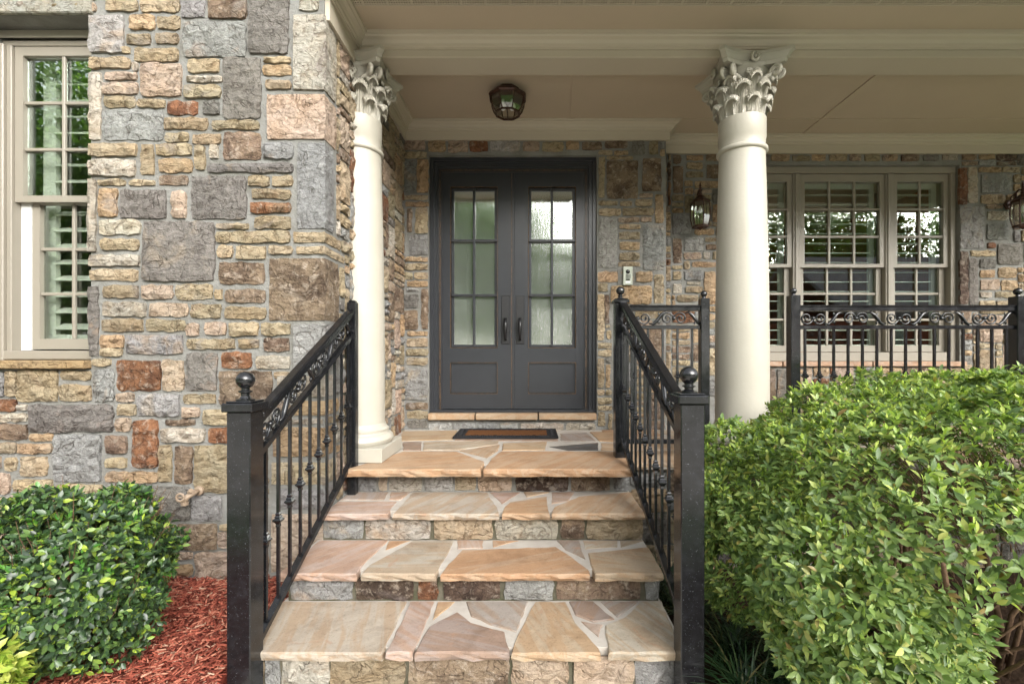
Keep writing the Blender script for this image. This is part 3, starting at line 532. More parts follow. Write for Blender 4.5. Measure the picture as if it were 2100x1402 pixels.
def flag(poly, z, th, code, parent, yfront):
    """one flagstone: rough outline, slightly uneven top, broken front edge"""
    pts = []
    k = len(poly)
    for i_ in range(k):
        p, q = Vector(poly[i_]), Vector(poly[(i_ + 1) % k]); L_ = (q - p).length; ns = max(1, int(L_ / 0.045))
        nrm = Vector((-(q - p).y, (q - p).x)).normalized() if L_ > 1e-6 else Vector((0, 0))
        for s_ in range(ns):
            t = s_ / ns; w_ = p.lerp(q, t)
            if s_: w_ += nrm * rnd.uniform(-.004, .004)
            pts.append(w_)
    ar = sum(pts[i_].x * pts[(i_ + 1) % len(pts)].y - pts[(i_ + 1) % len(pts)].x * pts[i_].y for i_ in range(len(pts)))
    if ar < 0: pts = pts[::-1]
    mb = MB(); n_ = len(pts); dz = rnd.uniform(-.0015, .0025); cen = sum(pts, Vector((0, 0))) / n_
    for p in pts:
        i2 = p + (cen - p).normalized() * .006; mb.v.append((i2.x, i2.y, z + dz + rnd.uniform(-.0008, .0008)))
    for p in pts: mb.v.append((p.x, p.y, z + dz - rnd.uniform(.004, .009)))
    for p in pts: mb.v.append((p.x + rnd.uniform(-.003, .003), p.y + (rnd.uniform(-.006, .006) if p.y < yfront + .02 else 0), z - th * .55))
    for p in pts: mb.v.append((p.x, p.y + (rnd.uniform(0, .012) if p.y < yfront + .02 else 0), z - th))
    mb.f.append(tuple(range(n_)))
    for r_ in range(3):
        for i_ in range(n_): i3 = (i_ + 1) % n_; mb.f.append((r_ * n_ + i_, (r_ + 1) * n_ + i_, (r_ + 1) * n_ + i3, r_ * n_ + i3))
    mb.f.append(tuple(3 * n_ + i_ for i_ in range(n_ - 1, -1, -1)))
    return obj('flagstone', mb, 'flagstone', parent, color=tuple(v * .54 for v in jit(lin(FC[code]), .05)))
RIS = [(240, 312, 0, [(560,655,'g'),(668,702,'p'),(712,848,'c'),(865,982,'G'),(992,1082,'t'),(1095,1238,'p'),(1255,1480,'k'),(1493,1660,'m'),(1678,1765,'g')]),
       (430, 520, 1, [(395,600,'g'),(612,885,'c'),(905,1155,'t'),(1170,1432,'c'),(1450,1550,'m'),(1562,1820,'o')]),
       (685, 790, 2, [(225,275,'g'),(290,552,'g'),(568,813,'k'),(836,920,'r'),(945,1190,'k'),(1208,1415,'g'),(1430,1790,'m'),(1815,1900,'g')]),
       (1020, 1130, 3, [(70,175,'t'),(185,240,'g'),(248,452,'c'),(457,775,'o'),(797,1222,'m'),(1240,1475,'p'),(1503,1760,'p'),(1772,1940,'g')])]
for k in range(1, 4):
    z, y = ZS[k], YD[k]; yb = YD[k - 1] + .014
    xl = XL if k > 1 else -1.095
    bed = obj('tread_bed', MB().box(xl, XR_, y + .012, yb + .05, z - TH, z - .004), 'tread_mortar', steps)
    for poly, c in TREADS[k]:
        fp = flag_poly(poly, z, y, 1003 if k == 3 else (664 if k == 2 else 404), (0, 325, 543, 820)[k], yb - .010)
        fp = [(min(max(px_, xl), XR_ + .005), min(py_, yb - .004)) for px_, py_ in fp]; flag(fp, z, TH - .002, c, bed, y)
for (b0, b1, k, row) in RIS:
    y = YD[k] + .014; zt, zb = ZS[k] - TH, (ZS[k + 1] if k < 3 else WALK)
    xl = (XL + .02) if k > 1 else XS
    bed = obj('riser_bed', MB().box(xl, XR_ - .01, y, (YD[k - 1] + .08 if k else y + .3), zb - .03, zt), 'riser_mortar' if k else 'mortar', steps)
    rwall = Wall(y)
    for (a0, a1, c) in row:
        u0, u1 = max(WX(460 + a0 / 2.1, y), xl + .003), min(WX(460 + a1 / 2.1, y), XR_ - .005)
        if u1 - u0 > .02: stone(rwall, u0, zb + .006, u1, zt - .006, c, bed, proud=rnd.uniform(.006, .012), step=.04)
porch = thing('porch_floor', 'flagstone porch floor in front of the double door', 'floor', (1.0, 3.5, 0), kind='structure')
pb = obj('porch_bed', MB().box(XS, 5.5, YD[0] + .012, YR + .1, -TH, -.004), 'tread_mortar', porch)
for poly, c in PORCH:
    fp = flag_poly(poly, 0, YD[0], 214); flag([(max(px_, XS + .015), min(py_, YE - .03)) for px_, py_ in fp], 0, TH + .008, c, pb, YD[0])
x = 0.61
while x < 5.2:                                           # the floor right of the steps: rough slabs in three courses
    w_ = rnd.uniform(.3, .55)
    for (ya, yb_) in ((2.815, 3.2), (3.22, 3.7), (3.72, 4.06 if x < XJ else 4.32)):
        sx = rnd.uniform(-.05, .05); flag([(x + sx + .012, ya), (x + w_ - sx - .012, ya + .012), (x + w_ + sx - .012, yb_), (x - sx + .012, yb_ - .01)], 0, TH + .006, rnd.choice('otbp'), pb, YD[0])
    x += w_
found = thing('stone_wall', 'low stone foundation under the porch edge, behind the azalea', 'wall', (2.0, 2.87, -.4))
obj('mortar_bed', MB().box(XR_, 5.5, 2.87, 3.05, -.78, -TH - .001), 'mortar', found, recalc=False)
fill(Wall(2.87), XR_ + .01, -.72, 3.6, -.06, [], found, ENTW, 120, sizes=[(.28, .14), (.22, .10), (.34, .2), (.18, .16)])
# ------------------------------------------------------------------ porch ceiling, beam, crown mouldings
ZB = CZ + 1.872                                          # underside of the beam = top of the capitals
ZC = CZ + 2.02; ZE = CZ + 1.996; ZF = CZ + 1.868         # porch ceiling, eave soffit, lower edge of the inner frieze
ceil = thing('porch_ceiling', 'taupe painted porch ceiling with batten seams', 'ceiling', (1.5, 3.6, ZC), kind='structure')
obj('ceiling_board', MB().box(XS - .05, 5.6, 3.0, YR + .2, ZC, ZC + .05), 'taupe_ceiling', ceil)
for (xa, ya, xb, yb) in ((.3165, 3.12, .3520, 3.98), (2.51, 3.12, 2.51, 4.245)):
    obj('batten', MB().bar((xa, ya, ZC - .004), (xb, yb, ZC - .004), .022, .008), 'taupe_ceiling', ceil)
obj('batten', MB().box(XJ + .085, 5.5, 3.982, 4.004, ZC - .0075, ZC - .0005), 'taupe_ceiling', ceil)
beam = thing('porch_beam', 'taupe painted beam spanning the columns with crown moulding', 'beam', (1.5, 3.02, ZB))
obj('beam_casing', MB().box(XS + .001, 5.55, 2.93, 3.12, ZB, ZC - .001), 'taupe_trim', beam, bevel=.004)
CR = [(0, 0), (.012, 0), (.014, .010), (.022, .014), (.026, .026), (.038, .040), (.056, .048), (.062, .056), (.074, .058), (.076, .072), (.076, .076), (0, .076)]
CRo = [(o, u * 1.05) for o, u in CR]
obj('crown_moulding', MB().sweep(CRo, (XS, 2.9295, ZE - .0795), (5.55, 2.9295, ZE - .0795), (0, -1, 0), 1, 0), 'taupe_trim', beam)
eave = thing('eave', 'taupe painted eave soffit with perforated vent strip above the beam', 'eave', (1.5, 2.7, ZE))
obj('soffit_board', MB().box(XS - .02, 5.55, 2.662, 2.95, ZE + .0008, ZE + .02), 'taupe_ceiling', eave)
obj('soffit_board', MB().box(XS - .02, 5.55, 2.44, 2.575, ZE + .0008, ZE + .02), 'taupe_ceiling', eave)
obj('fascia', MB().box(XS - .02, 5.55, 2.40, 2.439, ZE - .03, ZE + .16), 'taupe_trim', eave)
m = MB(); xv = XS
strip = obj('vent_strip', MB().box(XS - .02, 5.55, 2.58, 2.658, ZE + .008, ZE + .02), 'handle_black', eave)
for yy in (2.577, 2.6555): obj('vent_edge', MB().box(XS - .02, 5.55, yy, yy + .006, ZE - .002, ZE + .007), 'taupe_trim', eave)
m = MB(); xv = XS + .01
for yr in (2.592, 2.609, 2.627, 2.645): m.box(XS - .02, 5.55, yr, yr + .0075, ZE + .002, ZE + .006)
obj('vent_bars', m, 'taupe_trim', strip, recalc=False)['kind'] = 'stuff'
m = MB(); q = 0
while xv < 5.5:
    m.box(xv, xv + (.016 if q % 9 == 0 else .0065), 2.583, 2.6555, ZE + .0005, ZE + .0045); xv += .024 if q % 9 == 0 else .0145; q += 1
obj('vent_louvers', m, 'taupe_trim', strip, recalc=False)['kind'] = 'stuff'
obj('roof_deck', MB().sweep([(0, 0), (0, .04), (-4.5, 2.24), (-4.5, 2.2)], (XS + .02, 2.36, ZE + .165), (5.7, 2.36, ZE + .165), (0, -1, 0)), 'shingle', eave)
fr = thing('frieze', 'taupe frieze and crown moulding along the bay return beside the column', 'moulding', (XS, 2.7, CZ + 1.8))
obj('frieze_board', MB().box(XS + .002, XS + .028, YB + .004, 2.928, CZ + 1.80, ZE - .0005), 'taupe_trim', fr)
obj('crown_moulding', MB().sweep(CRo, (XS + .0285, YB + .004, ZE - .0798), (XS + .0285, 2.929, ZE - .0798), (1, 0, 0), 0, -1), 'taupe_trim', fr)
fi = thing('frieze', 'taupe frieze and crown moulding under the ceiling above the double door', 'moulding', (0, YE, ZF))
obj('frieze_board', MB().box(XS + .003, XS + .028, 3.121, YE - .03, ZF, ZC - .0005), 'taupe_trim', fi)
obj('frieze_board', MB().box(XS + .003, XJ + .03, YE - .028, YE - .001, ZF, ZC - .0005), 'taupe_trim', fi)
obj('crown_moulding', MB().sweep(CR, (XS + .0285, 3.121, ZC - .0765), (XS + .0285, YE - .0285, ZC - .0765), (1, 0, 0), 0, -1), 'taupe_trim', fi)
obj('crown_moulding', MB().sweep(CR, (XS + .0285, YE - .0285, ZC - .0767), (XJ + .03, YE - .0285, ZC - .0767), (0, -1, 0), 1, 1), 'taupe_trim', fi)
obj('crown_moulding', MB().sweep(CR, (XJ + .0305, YE - .0285, ZC - .0766), (XJ + .0305, YR, ZC - .0766), (1, 0, 0), -1, 0), 'taupe_trim', fi)
fo = thing('frieze', 'taupe frieze and crown moulding above the triple window', 'moulding', (3.2, YR, ZF))
obj('frieze_board', MB().box(XJ + .032, 5.5, YR - .028, YR - .001, ZF - .0, ZC - .0005), 'taupe_trim', fo)
obj('crown_moulding', MB().sweep(CR, (XJ + .032, YR - .0285, ZC - .0768), (5.5, YR - .0285, ZC - .0768), (0, -1, 0), 0, 0), 'taupe_trim', fo)

# ------------------------------------------------------------------ columns
def make_column():
    t = thing('column', 'free standing cream column with leafy capital rising behind the azalea', 'column', (0, 0, 0), 'cream columns carrying the porch beam')
    obj('plinth', MB().box(-.22, .22, -.22, .22, .001, .088), 'column_cream', t, bevel=.004)
    base = [(.17, .0885), (.202, .0885), (.214, .100), (.220, .118), (.214, .138), (.200, .152), (.188, .156), (.186, .164), (.190, .170), (.190, .180), (.182, .188), (.174, .196), (.168, .215), (.160, .2155)]
    obj('base_moulding', MB().lathe(base, seg=48), 'column_cream', t, smooth='auto')
    sh = [(.1640 - .024 * max(0, (k / 14 - .25) / .75) ** 1.5, .215 + (1.955 - .215) * k / 14) for k in range(15)]
    sh += [(.1405, 1.958), (.150, 1.962), (.1555, 1.970), (.1555, 1.982), (.150, 1.990), (.1410, 1.994), (.1410, 2.046), (.1450, 2.052), (.1455, 2.172), (.142, 2.1745), (.11, 2.175)]
    obj('shaft', MB().lathe(sh, seg=56), 'column_cream', t, smooth='auto')
    z0 = 2.1745; H_ = ZB - z0 - .002
    obj('bell', MB().lathe([(.108, 0), (.112, .08), (.118, .16), (.132, .23), (.158, .28), (.176, .296), (.15, .297)], (0, 0, z0), 36), 'column_cream', t, smooth=True)
    # abacus: four hollow sides with cut corners
    def outline(half, hollow, cut):
        pts = []
        for sdx in range(4):
            ang = sdx * math.pi / 2; ca, sa = math.cos(ang), math.sin(ang)
            for k in range(13):
                s_ = -1 + 2 * k / 12; x_ = (half - cut) * s_; y_ = -(half - hollow * (1 - s_ * s_) ** 1.0)
                pts.append((x_ * ca - y_ * sa, x_ * sa + y_ * ca))
        return pts
    levels = [(.196, .050, .020, H_ - .078), (.200, .052, .020, H_ - .062), (.200, .052, .020, H_ - .056), (.208, .054, .021, H_ - .052), (.214, .055, .022, H_ - .036), (.224, .057, .023, H_ - .026), (.232, .058, .024, H_ - .022), (.232, .058, .024, H_ - .002), (.228, .058, .024, H_)]
    m = MB(); kk = 52
    for (hf, ho, cu, z) in levels: m.v += [(x_, y_, z0 + z) for x_, y_ in outline(hf, ho, cu)]
    for L_ in range(len(levels) - 1):
        for k in range(kk): m.f.append((L_ * kk + k, L_ * kk + (k + 1) % kk, (L_ + 1) * kk + (k + 1) % kk, (L_ + 1) * kk + k))
    m.f.append(tuple(range(kk - 1, -1, -1))); m.f.append(tuple((len(levels) - 1) * kk + k for k in range(kk)))
    obj('abacus', m, 'column_cream', t, smooth='auto')
    # acanthus leaves: a spine that climbs the bell and rolls out at the tip
    def leaf_mesh(height, lean, width, curl):
        """broad leaf: climbs the bell, leans out, rolls over in a fat ribbed lip"""
        m = MB(); na, nb_ = 16, 20; spine = []
        for k in range(nb_ + 1):
            s_ = k / nb_
            if s_ < .58: q = s_ / .58; spine.append((.126 + .010 * q + lean * q ** 2.2, height * q))
            else:
                q = (s_ - .58) / .42; th = q * R(185); spine.append((.136 + lean + curl * (1 - math.cos(th)), height + curl * 1.05 * math.sin(th)))
        for back in (0, 1):
            for k in range(nb_ + 1):
                s_ = k / nb_; r_, z = spine[k]
                wd = width * (.66 + .34 * math.sin(min(1, s_ / .62) * math.pi * .5)) * (1 - .30 * max(0, (s_ - .62) / .38) ** 2) * (1 + .06 * math.cos(k * math.pi))
                for a_ in range(na + 1):
                    u = a_ / na * 2 - 1; rib = .0032 * math.cos(a_ * math.pi) * min(1, .3 + s_ * 1.2); cup = -.020 * abs(u) ** 2.5
                    mid = .007 * math.exp(-(u / .14) ** 2) * (1 - s_ * .7); off = (rib + cup + mid) if not back else cup - .010
                    tx = min(1.0, max(0.0, (s_ - .58) / .42)); rr = r_ + off * (1 - .6 * tx); zz = z + (off * .9 * tx if tx else 0) - abs(u) ** 2 * .014 * s_
                    ang = u * wd / 2 / .150; m.v.append((rr * math.sin(ang), -rr * math.cos(ang), z0 + zz))
        row, lay = na + 1, (na + 1) * (nb_ + 1)
        for k in range(nb_):
            for a_ in range(na):
                i0 = k * row + a_; m.f.append((i0, i0 + 1, i0 + row + 1, i0 + row)); m.f.append((lay + i0, lay + i0 + row, lay + i0 + row + 1, lay + i0 + 1))
            for e0 in (0, na): i0 = k * row + e0; m.f.append((i0, i0 + row, lay + i0 + row, lay + i0))
        for a_ in range(na):
            for r0 in (0, nb_): i0 = r0 * row + a_; m.f.append((i0, i0 + 1, lay + i0 + 1, lay + i0))
        return m
    for (hh, le, wd, cu, off) in ((.092, .012, .086, .019, 0), (.168, .020, .090, .022, 22.5), (.212, .046, .066, .016, 0)):
        src = obj('acanthus_leaf', leaf_mesh(hh, le, wd, cu), 'column_cream', t, smooth='auto', origin=(0, 0, 0)); src.rotation_euler.z = R(off)
        for k in range(1, 8):
            c = src.copy(); COL.objects.link(c); c.rotation_euler.z = R(off + 45 * k); WL[c] = Vector()
    # corner volutes, inner helices, fleurons
    def spiral(cx, cz, r0, turns, flip, plane_ang, rad0):
        pts, rr = [], []; ca, sa = math.cos(plane_ang), math.sin(plane_ang); N_ = int(14 * turns)
        for k in range(N_ + 1):
            s_ = k / N_; r_ = r0 * (1 - .86 * s_); th = R(200) - s_ * turns * 2 * math.pi
            u = cx + flip * r_ * math.cos(th); pts.append((u * ca, u * sa, z0 + cz + r_ * math.sin(th))); rr.append(rad0 * (1 - .45 * s_))
        return pts, rr
    for k in range(4):
        for sd_ in (-1, 1):
            ang = R(45 + 90 * k) + sd_ * R(7.5)
            pts, rr = spiral(.218, .238, .036, 2.0, 1, ang, .0135)
            a2 = R(45 + 90 * k) + sd_ * R(24); a3 = R(45 + 90 * k) + sd_ * R(15)
            stem = [(.128 * math.cos(a2), .128 * math.sin(a2), z0 + .13), (.140 * math.cos(a2), .140 * math.sin(a2), z0 + .175), (.165 * math.cos(a3), .165 * math.sin(a3), z0 + .215)]
            m = MB().tube(stem + pts, [.007, .011, .0125] + rr, 7)
            obj('volute', m, 'column_cream', t, smooth=True)
        ang = R(90 * k)
        for sd_ in (-1, 1):                               # small helices meeting at the middle of each face
            tx, ty = -math.sin(ang), math.cos(ang); pts = []; rr = []
            bx, by = .160 * math.cos(ang), .160 * math.sin(ang)
            for q in range(22):
                s_ = q / 21; r_ = .021 * (1 - .8 * s_); th = R(-60) + s_ * 3.6 * math.pi
                u = sd_ * (.026 + r_ * math.cos(th) * -1); o = .012 * s_
                pts.append((bx + tx * u + o * math.cos(ang), by + ty * u + o * math.sin(ang), z0 + .238 + r_ * math.sin(th))); rr.append(.0085 * (1 - .4 * s_))
            obj('helix', MB().tube(pts, rr, 6), 'column_cream', t, smooth=True)
        cxf, cyf = .178 * math.cos(ang), .178 * math.sin(ang); tx, ty = -math.sin(ang), math.cos(ang)
        ring = [(cxf + .010 * math.cos(ang) + tx * .022 * math.cos(th), cyf + .010 * math.sin(ang) + ty * .022 * math.cos(th), z0 + H_ - .044 + .026 * math.sin(th)) for th in [R(100 + 320 * q / 16) for q in range(17)]]
        m = MB().tube(ring, .0095, 7); m.tube([(cxf, cyf, z0 + H_ - .044), (cxf + .022 * math.cos(ang), cyf + .022 * math.sin(ang), z0 + H_ - .040)], [.014, .007], 7)
        obj('fleuron', m, 'column_cream', t, smooth=True)
    return t
col1 = make_column(); col1.location = (1.385, 3.03, 0)
col2 = copy_tree(col1, None, (-1.12, 3.03, 0)); col2['label'] = 'cream half column with leafy capital engaged in the bay return wall'

# ------------------------------------------------------------------ double door
YDR = 4.14
def DXp(px): return WX(px, YDR)
def DZp(py): return WZ(py, YDR)
door = thing('double_door', 'black iron double door with textured glass lites and worn bronze edges', 'door', (DXp(1053), YDR, .143))
fx0, fx1, fz0, fz1 = DXp(883), DXp(1224), .1435, DZp(323)
lx0, lx1, lz1 = DXp(905), DXp(1199), DZp(351)
obj('threshold', MB().box(fx0, fx1, YDR - .03, YDR + .12, fz0, fz0 + .022), 'door_black', door, bevel=.003)
frm = MB()
for (o0, o1, dy) in ((0, .34, 0), (.34, .68, .022), (.68, 1, .045)):
    ax0, ax1, ax2, ax3 = fx0 + (lx0 - fx0) * o0, fx0 + (lx0 - fx0) * o1, fx1 - (fx1 - lx1) * o1, fx1 - (fx1 - lx1) * o0; az1, az0 = fz1 - (fz1 - lz1) * o0, fz1 - (fz1 - lz1) * o1
    frm.box(ax0, ax1, YDR - .02 + dy, YDR + .10, fz0 + .0225, az1); frm.box(ax2, ax3, YDR - .02 + dy, YDR + .10, fz0 + .0225, az1); frm.box(ax1 + .0002, ax2 - .0002, YDR - .02 + dy, YDR + .10, az0, az1 - .0001)
frame = obj('door_frame', frm, 'door_black', door, recalc=False)
def ring_bars(x0, x1, z0, z1, w_, y0, y1, name, mat, parent):
    m = MB(); m.box(x0, x0 + w_, y0, y1, z0, z1); m.box(x1 - w_, x1, y0, y1, z0, z1); m.box(x0 + w_ + .0002, x1 - w_ - .0002, y0, y1, z0, z0 + w_); m.box(x0 + w_ + .0002, x1 - w_ - .0002, y0, y1, z1 - w_, z1)
    return obj(name, m, mat, parent, recalc=False)
for off, w_ in ((.010, .0035), (.020, .0028), (.001, .0025)):
    m = MB(); a0, a1, a2 = lx0 - off - w_, lx1 + off + w_, lz1 + off + w_; yq = YDR + (.02 if off > .005 else .028)
    m.box(a0, a0 + w_, yq, yq + .03, fz0 + .023, a2); m.box(a1 - w_, a1, yq, yq + .03, fz0 + .023, a2); m.box(a0 + w_ + .0002, a1 - w_ - .0002, yq, yq + .03, a2 - w_, a2 - .0001)
    obj('bronze_bead', m, 'worn_bronze', frame, recalc=False)
YL = YDR + .035                                          # face of the leaves
def leaf(x0, x1, gx0, gx1, hx, nm):
    z0, z1 = fz0 + .026, lz1; gz0, gz1 = DZp(713), DZp(380); pz0, pz1 = DZp(808), DZp(743)
    m = MB()
    for b in ((x0, gx0, z0, z1), (gx1, x1, z0, z1), (gx0, gx1, gz1, z1), (gx0, gx1, pz1, gz0), (gx0, gx1, z0, pz0)): m.box(b[0], b[1], YL, YL + .05, b[2], b[3])
    lf = obj('door_leaf', m, 'door_black', door, recalc=False)
    pn = obj('bottom_panel', MB().box(gx0 + .003, gx1 - .003, YL + .012, YL + .04, pz0 + .003, pz1 - .003), 'door_black', lf)
    ring_bars(gx0 + .0005, gx1 - .0005, pz0 + .0005, pz1 - .0005, .0035, YL - .004, YL + .0115, 'panel_bead', 'worn_bronze', lf)
    ring_bars(gx0 + .009, gx1 - .009, pz0 + .009, pz1 - .009, .006, YL + .004, YL + .0118, 'panel_moulding', 'door_black', lf)
    ring_bars(gx0 + .0006, gx1 - .0006, gz0 + .0006, gz1 - .0006, .003, YL - .003, YL + .018, 'lite_bead', 'worn_bronze', lf)
    ring_bars(gx0 + .006, gx1 - .006, gz0 + .006, gz1 - .006, .024, YL + .030, YL + .049, 'lite_stop', 'door_black', lf)
    gm = (gx0 + gx1) / 2; hz = [DZp(604), DZp(491)]
    obj('muntin', MB().box(gm - .0095, gm + .0095, YL - .0035, YL + .027, gz0 + .006, gz1 - .006), 'door_black', lf, bevel=.002)
    for z in hz: obj('muntin', MB().box(gx0 + .006, gx1 - .006, YL - .001, YL + .025, z - .0095, z + .0095), 'door_black', lf, bevel=.002)
    xs, zs = [gx0 + .028, gm, gx1 - .028], [gz0 + .028] + hz + [gz1 - .028]
    for i_ in range(2):
        for j in range(3): obj('pane', MB().box(xs[i_] + .001, xs[i_ + 1] - .001, YL + .042, YL + .046, zs[j] + .001, zs[j + 1] - .001), 'rain_glass', lf)
    # handle set: plate, deadbolt, thumb latch, grip
    hp = obj('handle_plate', MB().box(hx - .037, hx + .037, YL - .008, YL - .0005, DZp(705), DZp(605)), 'handle_black', door, bevel=.003)
    zb = DZp(621); obj('deadbolt', MB().lathe([(.001, -.0135), (.016, -.0135), (.022, -.010), (.0235, -.003), (.0235, .002)][::-1], (hx, YL - .009, zb), 20, 'y'), 'handle_black', hp, smooth='auto')
    zt, zbm = DZp(656), DZp(697)
    grip = [(hx, YL - .009, zt), (hx, YL - .030, zt + .004), (hx, YL - .050, zt - .012), (hx, YL - .058, zt - .045), (hx, YL - .056, zt - .085), (hx, YL - .050, zt - .125), (hx, YL - .036, zbm + .012), (hx, YL - .009, zbm + .004)]
    obj('grip', MB().tube(grip, [.012, .011, .014, .017, .017, .013, .010, .012], 10), 'handle_black', hp, smooth=True)
    obj('thumb_latch', MB().box(hx - .013, hx + .013, YL - .040, YL - .009, zt + .016, zt + .022), 'handle_black', hp, bevel=.002)
leaf(lx0 + .001, DXp(1049.5), DXp(922), DXp(1020), DXp(1036.5), 'l'); leaf(DXp(1055), lx1 - .001, DXp(1083), DXp(1182), DXp(1066.5), 'r')
obj('astragal', MB().box(DXp(1049.7), DXp(1054.8), YL - .006, YL + .05, fz0 + .026, lz1 - .001), 'door_black', door, bevel=.002)
obj('bronze_edge', MB().box(DXp(1048.2), DXp(1049.3), YL - .003, YL - .0005, fz0 + .03, lz1 - .004), 'worn_bronze', door)

# ------------------------------------------------------------------ windows
def sash(x0, x1, z0, z1, y, cols, rows, parent, st=.042, bot=.05, top=.042, mun=.018):
    m = MB(); yb = y + .034
    m.box(x0, x0 + st, y, yb, z0, z1); m.box(x1 - st, x1, y, yb, z0, z1); m.box(x0 + st, x1 - st, y + .0003, yb, z0, z0 + bot); m.box(x0 + st, x1 - st, y + .0003, yb, z1 - top, z1)
    s_ = obj('sash', m, 'window_taupe', parent, recalc=False)
    gx0, gx1, gz0, gz1 = x0 + st, x1 - st, z0 + bot, z1 - top
    for k in range(1, cols): c = gx0 + (gx1 - gx0) * k / cols; obj('muntin', MB().box(c - mun / 2, c + mun / 2, y + .004, y + .022, gz0, gz1), 'window_taupe', s_, bevel=.003)
    for k in range(1, rows): c = gz0 + (gz1 - gz0) * k / rows; obj('muntin', MB().box(gx0, gx1, y + .006, y + .021, c - mun / 2, c + mun / 2), 'window_taupe', s_, bevel=.003)
    for i_ in range(cols):
        for j in range(rows):
            obj('pane', MB().box(gx0 + (gx1 - gx0) * i_ / cols + .001, gx0 + (gx1 - gx0) * (i_ + 1) / cols - .001, y + .0235, y + .0265, gz0 + (gz1 - gz0) * j / rows + .001, gz0 + (gz1 - gz0) * (j + 1) / rows - .001), 'window_glass', s_)
    return s_
def shutter(x0, x1, z0, z1, y, pitch, tilt, parent, blade=.062, mid=None, st=.045):
    sh = ring_bars(x0, x1, z0, z1, st, y, y + .028, 'shutter_frame', 'shutter_white', parent)
    z = z0 + st + pitch * .5
    while z < z1 - st - pitch * .3:
        if not (mid and abs(z - mid) < .03):
            dy, dz = math.cos(tilt) * blade / 2, math.sin(tilt) * blade / 2
            mb = MB(); mb.bar((x0 + st + .002, y + .014, z), (x1 - st - .002, y + .014, z), blade, .009, (0, -math.sin(tilt), math.cos(tilt)))
            obj('louver', mb, 'shutter_white', sh, bevel=.003)
        z += pitch
    if mid: obj('shutter_rail', MB().box(x0 + st + .001, x1 - st - .001, y + .001, y + .027, mid - .022, mid + .022), 'shutter_white', sh)
# bay window
YW = YB + .10
bw = thing('window', 'tall taupe sash window with white shutters in the stone bay', 'window', (-2.7, YW, WINZ0))
cz1 = WZ(33, YB) - .002
obj('head_board', MB().box(WINX0 + .002, WINX1 - .002, YB + .105, YB + .22, WZ(62, YW), cz1), 'window_taupe', bw)
obj('head_casing', MB().box(WINX0 + .002, WINX1 - .002, YW - .004, YB + .104, WZ(78, YW), WZ(62, YW) - .001), 'window_taupe', bw, bevel=.004)
obj('head_stop', MB().box(WINX0 + .002, WINX1 - .002, YW + .018, YB + .22, WZ(90, YW), WZ(78, YW) - .001), 'window_taupe', bw, bevel=.003)
jx = WX(22, YW)
obj('side_casing', MB().box(WINX0 + .002, jx - .03, YW - .014, YB + .22, WINZ0 + .04, WZ(91, YW)), 'window_taupe', bw, bevel=.005)
obj('side_stop', MB().box(jx - .0295, jx - .002, YW + .004, YB + .22, WINZ0 + .04, WZ(91, YW)), 'window_taupe', bw, bevel=.003)
obj('sill_board', MB().box(WINX0 + .002, WINX1 - .002, YW - .01, YB + .22, WZ(737, YW - .01), WZ(719, YW - .01)), 'window_taupe', bw, bevel=.004)
sx0, sx1 = jx, WINX1 - .012
zmeet = WZ(405, YW)
sash(sx0, sx1, zmeet - .018, WZ(91, YW), YW + .022, 2, 3, bw, st=.045, bot=.036, top=.05)
ylo = YW + .060
obj('jamb_liner', MB().box(sx0 - .001, sx0 + .058, ylo - .006, ylo + .06, WZ(718, YW), zmeet - .0185), 'jamb_white', bw)
sash(sx0 + .059, sx1 - .02, WZ(716, ylo), zmeet + .016, ylo, 2, 3, bw, st=.04, bot=.06, top=.034)
shutter(sx0 + .03, sx1 + .02, WZ(712, ylo + .1), WZ(100, ylo + .1), ylo + .085, .096, R(28), bw, blade=.075, st=.075)
# triple window
YT = YR + .055
tw = thing('window', 'triple taupe sash window with white shutters behind the porch railing', 'window', (2.9, YT, RZ0))
obj('head_board', MB().box(RX0 + .002, RX1 - .002, YT - .02, YR + .22, WZ(356, YT), RZ1 - .002), 'window_taupe', tw, bevel=.004)
obj('side_casing', MB().box(RX1 - .05, RX1 - .002, YT - .02, YR + .22, RZ0 + .002, WZ(356, YT) - .001), 'window_taupe', tw, bevel=.004)
obj('side_casing', MB().box(RX0 + .002, RX0 + .05, YT - .02, YR + .22, RZ0 + .002, WZ(356, YT) - .001), 'window_taupe', tw, bevel=.004)
obj('sill_board', MB().box(RX0 + .051, RX1 - .051, YT - .024, YR + .22, RZ0 + .002, WZ(722, YT)), 'window_taupe', tw, bevel=.004)
units = [(1506, 1625, 2), (1641, 1815, 3), (1831, 1946, 2)]
ztop, zbot, zm = WZ(357, YT), WZ(721, YT), WZ(544, YT)
for q, (a0, a1, nc) in enumerate(units):
    x0, x1 = WX(a0, YT), WX(a1, YT)
    sash(x0, x1, zm - .018, ztop, YT + .006, nc, 3, tw, st=.046, bot=.032, top=.07, mun=.022)
    sash(x0 + .004, x1 - .004, zbot, zm + .014, YT + .043, nc, 3, tw, st=.05, bot=.06, top=.03, mun=.022)
    shutter(x0 + .02, x1 - .02, zbot + .02, ztop - .05, YT + .115, .094, R(6), tw, blade=.062, st=.05)
    if q < 2: obj('mullion', MB().box(x1 + .001, WX(units[q + 1][0], YT) - .001, YT - .008, YT + .09, zbot, ztop - .0005), 'window_taupe', tw, bevel=.004)
for px_ in (1638, 1828):                                  # narrow proud strip on each mullion
    obj('mullion_cover', MB().box(WX(px_ - 7, YT - .015), WX(px_ + 1, YT - .015), YT - .019, YT - .0085, zbot + .001, ztop - .002), 'window_taupe', tw, bevel=.003)

